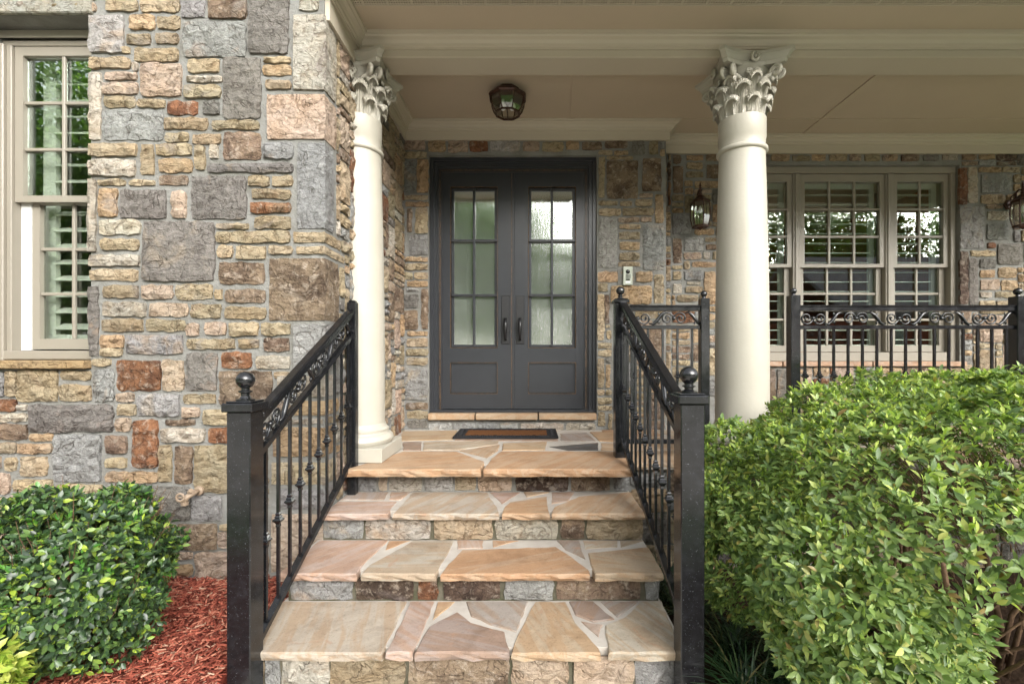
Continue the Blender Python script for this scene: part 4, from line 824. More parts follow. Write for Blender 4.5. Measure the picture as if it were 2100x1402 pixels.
# ------------------------------------------------------------------ rooms behind the glass
def room(nm, x0, x1, y0, y1, z0, z1, mats):
    t = thing(nm[0], nm[1], 'room', ((x0 + x1) / 2, y1, z0), kind='structure')
    for k, b in enumerate(((x0 - .05, x0, y0, y1, z0, z1), (x1, x1 + .05, y0, y1, z0, z1), (x0 - .05, x1 + .05, y1, y1 + .05, z0, z1))): obj('room_wall', MB().box(*b), mats[0], t)
    obj('room_ceiling', MB().box(x0 - .05, x1 + .05, y0, y1 + .05, z1, z1 + .05), mats[1], t); obj('room_floor', MB().box(x0 - .05, x1 + .05, y0, y1 + .05, z0 - .05, z0), mats[2], t)
    return t
room(('dining_room', 'wood toned dining room seen through the triple window'), RX0 - .3, RX1 + .6, YR + .23, 7.2, .02, 2.6, ('room_wood', 'room_cream', 'room_wood'))
room(('bay_room', 'dim room behind the bay window shutters'), -4.2, -1.45, YB + .23, 5.0, -.3, 2.7, ('room_cream', 'room_cream', 'room_wood'))
room(('foyer', 'foyer behind the double door'), DX0 - .2, DX1 + .2, YE + .25, 8.0, .1, 2.6, ('room_cream', 'room_cream', 'room_wood'))
def curtain(x0, x1, y, z0, z1, mat, label):
    m = MB(); N_ = 36; 
    for k in range(N_ + 1):
        x_ = x0 + (x1 - x0) * k / N_; yy = y + .03 * math.sin(k * 1.25)
        m.v += [(x_, yy, z0), (x_, yy, z1), (x_, yy + .006, z0), (x_, yy + .006, z1)]
    for k in range(N_): a_ = k * 4; m.f += [(a_, a_ + 4, a_ + 5, a_ + 1), (a_ + 3, a_ + 7, a_ + 6, a_ + 2), (a_ + 1, a_ + 5, a_ + 7, a_ + 3), (a_ + 2, a_ + 6, a_ + 4, a_)]
    tag(obj('curtain', m, mat, smooth=True), label, 'curtain', 'curtains inside the triple window')
curtain(WX(1790, 4.9), WX(1822, 4.9), 4.85, .05, 2.35, 'drape_brown', 'dark brown curtain hanging behind the middle window sash')
curtain(WX(1908, 4.9), WX(1950, 4.9), 4.8, .05, 2.35, 'curtain_gray', 'pale gray curtain hanging behind the right window sash')
lampx, lampy, lampz = WX(1572, 6.2), 6.2, WZ(523, 6.2)
tl = thing('chandelier', 'small lit bulb fitting glowing inside the dining room', 'lamp', (lampx, lampy, 2.6))
obj('stem', MB().tube([(lampx, lampy, 2.6), (lampx, lampy, lampz + .08)], .008, 8), 'lantern_bronze', tl); obj('bulb', MB().lathe([(.012, .06), (.03, .02), (.032, 0), (.02, -.03), (.004, -.035)], (lampx, lampy, lampz), 14), 'bulb', tl, smooth=True)

# ------------------------------------------------------------------ iron railings
def knuckle(m, x, y, z, s_=1.0):
    m.lathe([(.007 * s_, -.032 * s_), (.012 * s_, -.028 * s_), (.010 * s_, -.018 * s_), (.014 * s_, -.012 * s_), (.024 * s_, -.004 * s_), (.024 * s_, .002 * s_), (.014 * s_, .008 * s_), (.018 * s_, .012 * s_), (.011 * s_, .018 * s_), (.013 * s_, .026 * s_), (.007 * s_, .032 * s_)], (x, y, z), 4, a0=R(45))
def spiral2(cx, cy, r0, a_start, turns, ccw, N_=20):
    return [(cx + r0 * (1 - .78 * k / N_) * math.cos(a_start + ccw * turns * 2 * math.pi * k / N_), cy + r0 * (1 - .78 * k / N_) * math.sin(a_start + ccw * turns * 2 * math.pi * k / N_)) for k in range(N_ + 1)]
def scroll_unit(mp, half, flip, parent):
    """pair of facing spirals joined by a rosette, with a leafy link; mp(s, t) -> world"""
    m = MB(); r0 = half * .93; g = r0 * 1.02; rd = .0055
    for sd_ in (-1, 1):
        pts = spiral2(sd_ * g, 0, r0, (math.pi if sd_ > 0 else 0) , 1.55, sd_ * flip)
        m.tube([mp(a_, b_) for a_, b_ in pts], [rd * (1.15 - .25 * k / len(pts)) for k in range(len(pts))], 5)
        tip = pts[-1]; m.tube([mp(tip[0] - .006, tip[1]), mp(tip[0] + .008, tip[1])], [.0085, .006], 5)
    m.tube([mp(-.010, 0), mp(.010, 0)], [.013, .013], 6)
    p = obj('scroll', m, 'black_iron', parent, smooth=True)
    k2 = g + r0
    for (dx, st, en, bulge) in ((k2, -1, 1, .4),):
        m = MB(); pts = [(dx - .012, -flip * half * .75), (dx + .012, -flip * half * .86), (dx + .034, -flip * half * .5), (dx + .052, flip * half * .05), (dx + .070, flip * half * .6), (dx + .092, flip * half * .86), (dx + .112, flip * half * .72)]
        m.tube([mp(a_, b_) for a_, b_ in pts], [.004, .008, .012, .0125, .0105, .008, .004], 6)
        m.tube([mp(dx + .040, -flip * half * .35), mp(dx + .056, -flip * half * .62), mp(dx + .052, -flip * half * .86)], [.009, .007, .003], 5)
        m.tube([mp(dx + .062, flip * half * .4), mp(dx + .046, flip * half * .68), mp(dx + .050, flip * half * .88)], [.008, .006, .003], 5)
        yield p, m
def scrollwork(P0, P1, gap, parent):
    P0, P1 = Vector(P0), Vector(P1); L_ = (P1 - P0).length; d = (P1 - P0) / L_; up = Vector((0, 0, 1)); half = gap / 2
    unit = half * .93 * 4.04 + .095; n_ = max(1, round((L_ - .02) / unit)); unit2 = L_ / n_
    for k in range(n_):
        s0 = (k + .5) * unit2 - .045
        mp = lambda a_, b_, s0=s0: P0 + d * (s0 + a_) + up * b_
        for p, m in scroll_unit(mp, half, 1 if k % 2 == 0 else -1, parent):
            if (k + 1) * unit2 < L_ + .001: obj('scroll_leaf', m, 'black_iron', parent, smooth=True)
def newel(x, y, z0, ztop, w_, ballz, ballr, parent, cap=.013, capt=.040):
    obj('newel_post', MB().box(x - w_ / 2, x + w_ / 2, y - w_ / 2, y + w_ / 2, z0, ztop - capt), 'black_iron', parent, bevel=.0035)
    m = MB().box(x - w_ / 2 - cap, x + w_ / 2 + cap, y - w_ / 2 - cap, y + w_ / 2 + cap, ztop - capt + .0005, ztop - .007)
    obj('post_cap', m, 'black_iron', parent, bevel=.004); obj('post_cap', MB().box(x - w_ / 2 - cap * .2, x + w_ / 2 + cap * .2, y - w_ / 2 - cap * .2, y + w_ / 2 + cap * .2, ztop - .0068, ztop), 'black_iron', parent, bevel=.003)
    h_ = ballz - ballr - ztop
    prof = [(ballr * .95, .0005), (ballr * .95, .004), (ballr * .6, .009), (ballr * .45, h_ * .4), (ballr * .48, h_ * .62), (ballr * .72, h_ * .72), (ballr * .72, h_ * .82), (ballr * .42, h_ * .92)]
    prof += [(ballr * math.sin(R(25 + 155 * k / 14)), h_ + ballr - ballr * math.cos(R(25 + 155 * k / 14))) for k in range(15)]
    obj('ball_finial', MB().lathe(prof, (x, y, ztop), 24), 'black_iron', parent, smooth='auto')
def stair_rail(t, x, yt, yb, zt, zb, nb):
    """zt/zb: (handrail top, second rail, bottom rail) at the upper (yt) and lower (yb) end"""
    yt2, yb2 = yt, yb
    def P(k, y, dz=0.0): f = (y - yb) / (yt - yb); return (x, y, zb[k] + (zt[k] - zb[k]) * f + dz)
    obj('handrail', MB().bar(P(0, yb, -.012), P(0, yt, -.012), .044, .026), 'black_iron', t, bevel=.005)
    obj('handrail_underbar', MB().bar(P(0, yb, -.036), P(0, yt, -.036), .028, .022), 'black_iron', t, bevel=.002)
    obj('scroll_rail', MB().bar(P(1, yb), P(1, yt), .026, .026), 'black_iron', t, bevel=.002)
    obj('bottom_rail', MB().bar(P(2, yb), P(2, yt), .030, .026), 'black_iron', t, bevel=.002)
    gap = (zt[0] - .048) - (zt[1] + .014); m1 = ((zt[0] - .048) + (zt[1] + .014)) / 2; m0 = ((zb[0] - .048) + (zb[1] + .014)) / 2
    scrollwork((x, yb + .01, m0), (x, yt - .02, m1), gap * .98, t)
    for k in range(nb):
        y = yb + (yt - yb) * (k + .55) / nb; zl, zh = P(2, y)[2] + .014, P(1, y)[2] - .014
        m = MB().box(x - .006, x + .006, y - .006, y + .006, zl, zh); knuckle(m, x, y, zl + (zh - zl) * .47)
        obj('baluster', m, 'black_iron', t)
NW = .088
lr = thing('stair_railing', 'black iron stair railing along the stone bay wall', 'railing', (-1.075, 1.765, WALK))
newel(-1.075, 1.750, WALK, .490, NW, .566, .033, lr)
obj('upper_post', MB().box(-1.085, -1.035, 2.745, 2.795, ZS[1], .972), 'black_iron', lr, bevel=.003); obj('post_cap', MB().box(-1.08, -1.04, 2.75, 2.79, .9725, .982), 'black_iron', lr, bevel=.004)
stair_rail(lr, -1.062, 2.745, 1.81, (.930, .770, .028), (.437, .275, -.450), 10)
rr_ = thing('stair_railing', 'black iron stair railing between the steps and the azalea', 'railing', (.600, 1.765, WALK))
newel(.600, 1.750, WALK, .519, NW, .584, .034, rr_)
newel(.582, 2.985, .002, 1.017, .078, 1.070, .027, rr_, cap=.011, capt=.028)
stair_rail(rr_, .590, 2.945, 1.81, (1.000, .842, .118), (.492, .345, -.344), 11)
def post(x, y, z0, z1, w_, parent, ball=.0205):
    obj('post', MB().box(x - w_ / 2, x + w_ / 2, y - w_ / 2, y + w_ / 2, z0, z1), 'black_iron', parent, bevel=.003)
    prof = [(.013, .0005), (.010, .010), (.013, .014)] + [(ball * math.sin(R(40 + 140 * k / 10)), .014 + ball * .76 - ball * math.cos(R(40 + 140 * k / 10))) for k in range(11)]
    obj('ball_finial', MB().lathe(prof, (x, y, z1), 16), 'black_iron', parent, smooth='auto')
def porch_rail(x0, x1, y, label, px0=None, px1=None, xs=None, scr=True):
    t = thing('porch_railing', label, 'railing', ((x0 + x1) / 2, y, 0))
    zt = WZ(626, y)
    a0, a1 = x0 + .029, x1 - .029
    obj('top_rail', MB().box(a0, a1, y - .019, y + .019, zt - .038, zt - .010), 'black_iron', t, bevel=.003); obj('top_cap', MB().box(a0, a1, y - .024, y + .024, zt - .0095, zt), 'black_iron', t, bevel=.003)
    zs_ = WZ(671, y); obj('scroll_rail', MB().box(a0, a1, y - .014, y + .014, zs_ - .012, zs_ + .012), 'black_iron', t, bevel=.002)
    obj('bottom_rail', MB().box(a0, a1, y - .015, y + .015, .085, .112), 'black_iron', t, bevel=.002)
    zmid = (zt - .038 + zs_ + .012) / 2; scrollwork((a0 + .005, y, zmid), (a1 - .005, y, zmid), (zt - .038 - zs_ - .012) * .98, t)
    n_ = round((a1 - a0) / .097)
    for k in range(n_):
        x = a0 + (a1 - a0) * (k + .5) / n_; m = MB().box(x - .0065, x + .0065, y - .0065, y + .0065, .1125, zs_ - .0125); knuckle(m, x, y, .52)
        obj('baluster', m, 'black_iron', t)
    return t
t = porch_rail(.592, 1.126, 3.00, 'short black iron porch railing joining the ball topped newel to the column')
post(1.126, 3.00, .002, WZ(612, 3.0), .056, t)
t = porch_rail(1.722, 3.190, 3.03, 'long black iron porch railing with scrollwork in front of the triple window')
post(1.722, 3.03, .002, WZ(606, 3.03), .062, t); post(3.190, 3.03, .002, WZ(608, 3.03), .066, t, .024)
t = porch_rail(3.225, 4.3, 3.03, 'black iron porch railing beyond the post, cut off past the wall lantern')
post(4.3, 3.03, .002, 1.04, .062, t)

# ------------------------------------------------------------------ lanterns, ceiling light, intercom, mat, hose bib
def lantern(label, x, y, z, rz):
    """six sided coach lantern; origin at the body's middle, wall behind"""
    t = thing('wall_lantern', label, 'lantern', (0, 0, 0), 'bronze wall lanterns on the porch wall')
    def hexring(prof, a0=R(30)): return MB().lathe(prof, (0, 0, 0), 6, a0=a0)
    obj('roof', hexring([(.004, .172), (.018, .170), (.030, .160), (.046, .140), (.074, .118), (.086, .112), (.088, .096), (.080, .094)]), 'lantern_bronze', t)
    obj('bottom_ring', hexring([(.058, -.128), (.072, -.128), (.074, -.112), (.060, -.110), (.056, -.118)]), 'lantern_bronze', t)
    obj('candle_base', MB().lathe([(.004, -.150), (.014, -.142), (.034, -.128), (.036, -.116), (.012, -.110), (.010, -.040), (.008, .0)], (0, 0, 0), 12), 'lantern_bronze', t, smooth='auto')
    gp = [(.070, -.108), (.083, -.050), (.086, .0), (.084, .050), (.076, .094)]
    for k in range(6):
        a_ = R(30 + 60 * k); obj('glass_bar', MB().tube([(r_ * math.cos(a_), r_ * math.sin(a_), z_) for r_, z_ in gp], .0055, 5), 'lantern_bronze', t)
        m = MB(); a2 = R(90 + 60 * k)
        for r_, z_ in gp:
            for q in (a_ + R(4), a2 - R(4)): m.v.append((r_ * .97 * math.cos(q), r_ * .97 * math.sin(q), z_))
        for q in range(4): m.f.append((2 * q, 2 * q + 1, 2 * q + 3, 2 * q + 2))
        obj('pane', m, 'lantern_glass', t, smooth=True)
    obj('bulb_tube', MB().lathe([(.010, .0), (.014, .02), (.013, .045), (.004, .07)], (0, 0, 0), 10), 'white_plastic', t, smooth=True)
    obj('finial', MB().lathe([(.016, .172), (.020, .182), (.010, .192), (.016, .206), (.018, .214), (.008, .224), (.014, .232), (.007, .240), (.010, .252), (.003, .282)], (0, 0, 0), 12), 'lantern_bronze', t, smooth='auto')
    obj('back_plate', MB().lathe([(.004, .012), (.030, .012), (.046, .006), (.050, 0), (.050, -.004)][::-1], (0, .124, .110), 6, 'y', a0=R(0)), 'lantern_bronze', t)
    arm = [(0, .118, .105), (0, .085, .118), (0, .060, .155), (0, .062, .198), (0, .034, .222), (0, .008, .206), (0, .0, .180)]
    obj('arm', MB().tube(arm, [.010, .010, .009, .009, .008, .008, .009], 8), 'lantern_bronze', t, smooth=True)
    obj('scroll_arm', MB().tube([(0, .085 - .022 * math.cos(q * .5), .165 + .022 * math.sin(q * .5)) for q in range(12)], .005, 6), 'lantern_bronze', t, smooth=True)
    for c in kids(t): c.rotation_euler.z = 0
    t.location = (x, y, z); return t
YLN = YR - .142
lan1 = lantern('bronze wall lantern between the double door and the triple window', WX(1436, YLN), YLN, WZ(438, YLN), 0)
lan2 = copy_tree(lan1, None, (WX(2098, YLN), YLN, WZ(436, YLN))); lan2['label'] = 'bronze wall lantern on the stone right of the triple window'
LX, LY = -.172, 3.55; lamp = thing('ceiling_light', 'octagonal dark bronze ceiling light with clear panes over the porch', 'ceiling light', (LX, LY, ZC))
def oct_(r_, z_): return [(LX + r_ * math.cos(R(22.5 + 45 * k)), LY + r_ * math.sin(R(22.5 + 45 * k)), ZC + z_) for k in range(8)]
obj('canopy', MB().lathe([(.09, -.001), (.10, -.02), (.145, -.048), (.152, -.062), (.146, -.072), (.128, -.075)], (LX, LY, ZC), 8, a0=R(22.5)), 'lantern_bronze', lamp)
pr_ = [(.136, -.074), (.134, -.105), (.118, -.150), (.094, -.184)]
for k in range(8):
    obj('rib', MB().tube([oct_(r_, z_)[k] for r_, z_ in pr_], .0048, 5), 'lantern_bronze', lamp)
    m = MB()
    for r_, z_ in pr_: o_ = oct_(r_ - .004, z_); m.v += [o_[k], o_[(k + 1) % 8]]
    for q in range(3): m.f.append((2 * q, 2 * q + 1, 2 * q + 3, 2 * q + 2))
    obj('pane', m, 'lantern_glass', lamp)
o_ = oct_(.094, -.185); m = MB()
for k in range(8): m.bar(o_[k], o_[(k + 1) % 8], .012, .010)
m.bar((LX, LY - .09, ZC - .188), (LX, LY + .09, ZC - .188), .009, .008); obj('bottom_frame', m, 'lantern_bronze', lamp, recalc=False)
for sx in (-.035, .035): obj('bulb', MB().lathe([(.010, -.072), (.012, -.095), (.024, -.120), (.026, -.138), (.012, -.156), (.003, -.158)], (LX + sx, LY, ZC), 12), 'white_plastic', lamp, smooth=True)
IX, IY = WX(1287, YE - .05), YE - .03
ic = thing('intercom', 'pale gray door intercom with camera eye and keypad on the stone', 'intercom', (IX, IY, WZ(565, IY)))
def IP(px, y=IY): return WX(px, y)
def IQ(py, y=IY): return WZ(py, y)
obj('face_plate', MB().box(IP(1277.6), IP(1296.8), IY - .012, IY + .03, IQ(584.5), IQ(547)), 'intercom_gray', ic, bevel=.003)
obj('camera_eye', MB().lathe([(.001, .009), (.010, .008), (.0165, .004), (.0185, 0), (.0185, -.002)][::-1], (IP(1287.2), IY - .0125, IQ(557.4)), 18, 'y'), 'black_plastic', ic, smooth=True)
for r_ in range(4):
    for c_ in range(4):
        kx, kz = IP(1283.6 + 2.65 * c_), IQ(563.4 + 2.2 * r_); obj('key', MB().box(kx - .0032, kx + .0032, IY - .0150, IY - .0122, kz - .003, kz + .003), 'black_plastic', ic)
obj('reader', MB().box(IP(1283), IP(1291.2), IY - .0140, IY - .0122, IQ(575), IQ(572.3)), 'black_plastic', ic); obj('name_plate', MB().box(IP(1282), IP(1292), IY - .0142, IY - .0122, IQ(580.6), IQ(577)), 'white_plastic', ic)
obj('backing_block', MB().box(IP(1268), IP(1303), YE - .012, YE + .01, IQ(585.5), IQ(552)), 'mortar', ic)
mx0, mx1, my0, my1 = -.605, .222, 3.612, 4.01
mat_ = thing('doormat', 'coir doormat with black rubber scroll border on the flagstones', 'doormat', ((mx0 + mx1) / 2, 3.8, .004))
ring = MB(); bw_ = .085; z0, z1 = .004, .016
ring.box(mx0, mx0 + bw_, my0, my1, z0, z1); ring.box(mx1 - bw_, mx1, my0, my1, z0, z1); ring.box(mx0 + bw_ + .0003, mx1 - bw_ - .0003, my0, my0 + bw_, z0, z1); ring.box(mx0 + bw_ + .0003, mx1 - bw_ - .0003, my1 - bw_, my1, z0, z1)
bd = obj('rubber_border', ring, 'rubber', mat_, recalc=False); obj('coir_panel', MB().box(mx0 + bw_ + .001, mx1 - bw_ - .001, my0 + bw_ + .001, my1 - bw_ - .001, z0, .019), 'coir', mat_)
m = MB(); k = 0; xx = mx0 + .03
while xx < mx1 - .02:
    for yy in (my0 + .042, my1 - .042):
        m.tube([(xx + .019 * math.cos(q * .6) * (1 - q * .06), yy + .026 * math.sin(q * .6) * (1 - q * .06), z1 + .001) for q in range(11)], .0035, 4)
    xx += .05
yy = my0 + .10
while yy < my1 - .06:
    for xx in (mx0 + .042, mx1 - .042): m.tube([(xx + .026 * math.cos(q * .6) * (1 - q * .06), yy + .019 * math.sin(q * .6) * (1 - q * .06), z1 + .001) for q in range(11)], .0035, 4)
    yy += .05
for (xa, xb, ya, yb) in ((mx0 + .004, mx1 - .004, my0 + .006, my0 + .006), (mx0 + .004, mx1 - .004, my1 - .006, my1 - .006), (mx0 + .006, mx0 + .006, my0, my1), (mx1 - .006, mx1 - .006, my0, my1)): m.tube([(xa, ya, z1), (xb, yb, z1)], .004, 5)
obj('border_scrolls', m, 'rubber', bd)['kind'] = 'stuff'
hx, hz = WX(392, YB - .06), WZ(1014, YB - .06); hb = thing('hose_bib', 'weathered brass hose bib sticking out of the stone wall', 'tap', (hx, YB - .02, hz))
obj('wall_flange', MB().lathe([(.030, -.02), (.030, .006), (.016, .012)], (hx + .015, YB - .02, hz + .012), 16, 'y'), 'brass_bib', hb)
obj('body', MB().tube([(hx + .015, YB - .03, hz + .012), (hx + .010, YB - .07, hz + .008), (hx - .014, YB - .095, hz - .010), (hx - .02, YB - .10, hz - .042)], [.016, .018, .018, .017], 10), 'brass_bib', hb, smooth=True)
obj('spout_collar', MB().lathe([(.012, -.058), (.021, -.058), (.022, -.040), (.014, -.036)], (hx - .02, YB - .10, hz), 14), 'brass_bib', hb)
m = MB().tube([(hx - .036 + .024 * math.cos(q * math.pi / 8), YB - .118, hz - .004 + .024 * math.sin(q * math.pi / 8)) for q in range(17)], .008, 6); m.tube([(hx - .058, YB - .118, hz - .004), (hx - .014, YB - .118, hz - .004)], .005, 5)
obj('handwheel', m, 'brass_bib', hb, smooth=True)
hb.scale = (.8, .8, .8)
obj('valve_cap', MB().tube([(hx + .002, YB - .085, hz + .02), (hx + .016, YB - .09, hz + .034)], .016, 8), 'brass_bib', hb)
# ------------------------------------------------------------------ ground
def struct(o): o['kind'] = 'structure'; return o
struct(obj('lawn', MB().box(-120, 120, -120, 60, -1.2, -.69), 'grass'))
struct(obj('walkway', MB().box(-1.35, .62, -.6, 1.83, -.75, WALK), 'concrete', bevel=.01))
struct(obj('bounce_paving', MB().box(-9, 11, -10.5, -.61, -.8, WALK - .01), 'concrete', bevel=.01))  # pale paving out of view, added to bounce light up to the porch ceiling
struct(obj('planting_bed', MB().box(.625, 6.0, .3, 2.869, -.9, -.655), 'soil'))
nprng = np.random.default_rng(5)
def fast_mesh(name, V, Fv, counts, mat, smooth=True):
    me = bpy.data.meshes.new(name); me.vertices.add(len(V)); me.vertices.foreach_set('co', V.astype(np.float32).ravel())
    me.loops.add(len(Fv)); me.loops.foreach_set('vertex_index', Fv.astype(np.int32)); me.polygons.add(len(counts))
    st = np.concatenate(([0], np.cumsum(counts)[:-1])).astype(np.int32); me.polygons.foreach_set('loop_start', st)
    me.update(calc_edges=True); me.validate()
    me.materials.append(MATS[mat])
    if smooth: me.polygons.foreach_set('use_smooth', np.ones(len(counts), bool))
    return me
def scatter(name, tv, tf, pos, ax, ay, az, sc, mat, smooth=True):
    """copies of a template laid out by arrays of axes, joined in one mesh"""
    tv = np.array(tv, float); n_ = len(pos); k = len(tv)
    V = pos[:, None, :] + sc[:, None, None] * (tv[None, :, 0, None] * ax[:, None, :] + tv[None, :, 1, None] * ay[:, None, :] + tv[None, :, 2, None] * az[:, None, :])
    fl = np.array([i_ for f in tf for i_ in f]); cn = np.array([len(f) for f in tf])
    Fv = (fl[None, :] + (np.arange(n_) * k)[:, None]).ravel(); return fast_mesh(name, V.reshape(-1, 3), Fv, np.tile(cn, n_), mat, smooth)
def unit(v): return v / np.maximum(np.linalg.norm(v, axis=-1, keepdims=True), 1e-9)
def LEAF(w_=.21, fold=.05, droop=.07):
    v = [(0, 0, 0), (-w_ * .8, .28, fold), (w_ * .8, .28, fold), (0, .28, .012), (-w_ * .86, .60, fold * .8), (w_ * .86, .60, fold * .8), (0, .62, -.01), (0, 1, -droop)]
    return v, [(0, 3, 1), (0, 2, 3), (1, 3, 6, 4), (3, 2, 5, 6), (4, 6, 7), (6, 5, 7)]
# mulch bed on the left: base and loose chips
struct(obj('mulch_bed', MB().box(-5.0, XL - .002, .55, 2.56, -.95, -.545), 'mulch_base'))
N = 20000; pos = np.stack([nprng.uniform(-2.75, XL - .004, N), nprng.uniform(1.35, 2.49, N), nprng.uniform(-.546, -.523, N)], 1)
an = nprng.uniform(0, 2 * np.pi, N); tl_ = nprng.normal(0, .22, N)
ax = np.stack([np.cos(an), np.sin(an), tl_], 1); ax = unit(ax); up = unit(np.stack([nprng.normal(0, .3, N), nprng.normal(0, .3, N), np.ones(N)], 1)); ay = unit(np.cross(up, ax)); az = np.cross(ax, ay)
chip = [(-.5, -.10, -.04), (.5, -.07, -.04), (.52, .08, -.03), (-.46, .11, -.04), (-.44, -.08, .05), (.46, -.05, .04), (.44, .06, .05), (-.5, .08, .04)]
cf = [(4, 5, 6, 7), (0, 1, 5, 4), (1, 2, 6, 5), (2, 3, 7, 6), (3, 0, 4, 7)]
me = scatter('mulch_chips', chip, cf, pos, ax, ay, az, nprng.uniform(.010, .040, N) , 'red_mulch', False)
tag(link('mulch_chips', me, None, (0, 0, 0)), 'red dyed wood mulch chips covering the bed under the stone bay', 'mulch', kind='stuff')

# ------------------------------------------------------------------ shrubs
def on_surface(n_, cen, rad, p_, top=None, amp=.05, fr=3.0, seed=0.0):
    d = nprng.normal(size=(n_ * 2, 3)); d = unit(d); s_ = (np.abs(d) ** p_).sum(1) ** (-1 / p_); q = d * s_[:, None]
    nr = unit(np.sign(q) * np.abs(q) ** (p_ - 1) / np.array(rad)); 
    keep = nprng.random(len(q)) < np.clip((s_ ** 2) / (s_ ** 2).max() * 1.4, 0, 1); q, nr = q[keep][:n_], nr[keep][:n_]
    w_ = q * np.array(rad) + np.array(cen)
    h = np.array([mnoise.noise(Vector((a_ * fr + seed, b_ * fr, c_ * fr))) + .5 * mnoise.noise(Vector((a_ * fr * 2.7, b_ * fr * 2.7 + seed, c_ * fr * 2.7))) for a_, b_, c_ in w_])
    w_ = w_ + nr * (h * amp)[:, None]
    if top: w_[:, 2] += top(w_[:, 0], w_[:, 1]) * np.clip((w_[:, 2] - (cen[2] - rad[2])) / (2 * rad[2]), 0, 1)
    return w_, nr
def frames(d, hint):
    ay = unit(d); az = unit(hint - ay * (hint * ay).sum(1, keepdims=True)); ax = np.cross(ay, az); return ax, ay, az
def sprigs(P, Nn, per, lmin, lmax, up=.5, spread=(40, 80)):
    n_ = len(P); A = unit(Nn * (1 - up) + np.array([0, 0, 1.0]) * up + nprng.normal(0, .28, (n_, 3)))
    ref = unit(nprng.normal(size=(n_, 3))); e1 = unit(np.cross(A, ref)); e2 = np.cross(A, e1)
    k = nprng.integers(per[0], per[1] + 1, n_); idx = np.repeat(np.arange(n_), k); M = len(idx)
    ph = nprng.uniform(0, 6.283, M); th = np.radians(nprng.uniform(*spread, M))
    d = A[idx] * np.cos(th)[:, None] + (e1[idx] * np.cos(ph)[:, None] + e2[idx] * np.sin(ph)[:, None]) * np.sin(th)[:, None]
    pos = P[idx] + A[idx] * nprng.uniform(-.022, .006, M)[:, None] + d * .003
    ax, ay, az = frames(d, A[idx] + nprng.normal(0, .18, (M, 3))); sc = nprng.uniform(lmin, lmax, M) ; return pos, ax, ay, az, sc, idx
CAMP = np.array([0, 0, CZ])
def in_view(p):
    x_, y_ = VX + p[:, 0] / np.maximum(p[:, 1], .05) * F, HY - (p[:, 2] - CZ) / np.maximum(p[:, 1], .05) * F
    return (x_ > 5) & (x_ < 2095) & (y_ > 5) & (y_ < 1397) & (p[:, 1] > .3)
def plant(root, tv, tf, data, mat, name='foliage', picks=0, nrm=None, lname='leaf', ok=None):
    pos, ax, ay, az, sc = data[:5]; sel = np.zeros(len(pos), bool)
    if picks:
        mid = pos + ay * sc[:, None] * .5; view = unit(CAMP - mid); face = np.abs((az * view).sum(1)); out = (nrm * view).sum(1)
        score = sc / np.linalg.norm(mid - CAMP, axis=1) * (.35 + face); score[~in_view(mid) | (out < .35)] = 0
        if ok is not None: score[~ok(mid)] = 0
        sel[np.argsort(-score)[:picks]] = True
        V = np.array(tv); lm = fast_mesh('leaf', V, np.array([i_ for f in tf for i_ in f]), np.array([len(f) for f in tf]), mat)
        for k in np.nonzero(sel)[0]:
            o = bpy.data.objects.new(lname, lm); COL.objects.link(o); o.parent = root
            M = Matrix(((ax[k][0] * sc[k], ay[k][0] * sc[k], az[k][0] * sc[k], pos[k][0] - root.location[0]), (ax[k][1] * sc[k], ay[k][1] * sc[k], az[k][1] * sc[k], pos[k][1] - root.location[1]), (ax[k][2] * sc[k], ay[k][2] * sc[k], az[k][2] * sc[k], pos[k][2] - root.location[2]), (0, 0, 0, 1)))
            o.matrix_basis = M
    me = scatter(name, tv, tf, pos[~sel], ax[~sel], ay[~sel], az[~sel], sc[~sel], mat)
    o = link(name, me, None, (0, 0, 0), root); o['kind'] = 'stuff'; return o
def twigs(root, n_, cen, rad, mat='bark', base_z=-.64, thick=.004, nm='twigs'):
    m = MB()
    for _ in range(n_):
        a_, u = rnd.uniform(0, 6.283), rnd.uniform(.25, .9); p = Vector((cen[0] + rad[0] * u * math.cos(a_), cen[1] + rad[1] * u * math.sin(a_), cen[2] + rad[2] * rnd.uniform(-.6, .75)))
        d = Vector((p.x - cen[0], p.y - cen[1], .25 + rnd.random() * .4)).normalized() * rnd.uniform(.06, .16); m.tube([p, p + d * .5 + Vector((rnd.uniform(-.01, .01), rnd.uniform(-.01, .01), 0)), p + d], [thick * .6, thick * .5, thick * .3], 4)
    o = obj(nm, m, mat, root, recalc=False); o['kind'] = 'stuff'
# azalea
AC, AR = (2.14, 1.90, -.10), (1.36, .70, .53)
az_root = thing('azalea_shrub', 'broad light green azalea shrub growing beside the right stair railing', 'shrub', (2.1, 1.9, -.655))
def aztop(x_, y_): return .14 * np.clip((x_ - .85) / 1.4, 0, 1) - .03 + .06 * np.clip((y_ - 1.3) / 1.2, 0, 1)
def hollow(p): return (p[:, 1] < 1.75) & (p[:, 2] < -.34 + (p[:, 0] - 1.10) * 1.25 + nprng.normal(0, .03, len(p))) & (p[:, 0] > 1.05) & (p[:, 2] < .20)     # bare stems show under the canopy's front
P, Nn = on_surface(13500, AC, AR, 3.4, aztop, .12, 3.2, 3.0)
low = (Nn[:, 2] < -.35) | hollow(P); P, Nn = P[~low], Nn[~low]
d1 = sprigs(P + Nn * np.abs(nprng.normal(0, .014, (len(P), 1))), Nn, (5, 7), .019, .043, .45); tv, tf = LEAF(.215, .06, .08)
plant(az_root, tv, tf, d1, 'azalea_leaf', picks=290, nrm=Nn[d1[5]])
P2, N2 = on_surface(8500, AC, tuple(r_ * .90 for r_ in AR), 3.4, aztop, .12, 3.2, 3.0); low = (N2[:, 2] < -.3) | hollow(P2); P2, N2 = P2[~low], N2[~low]
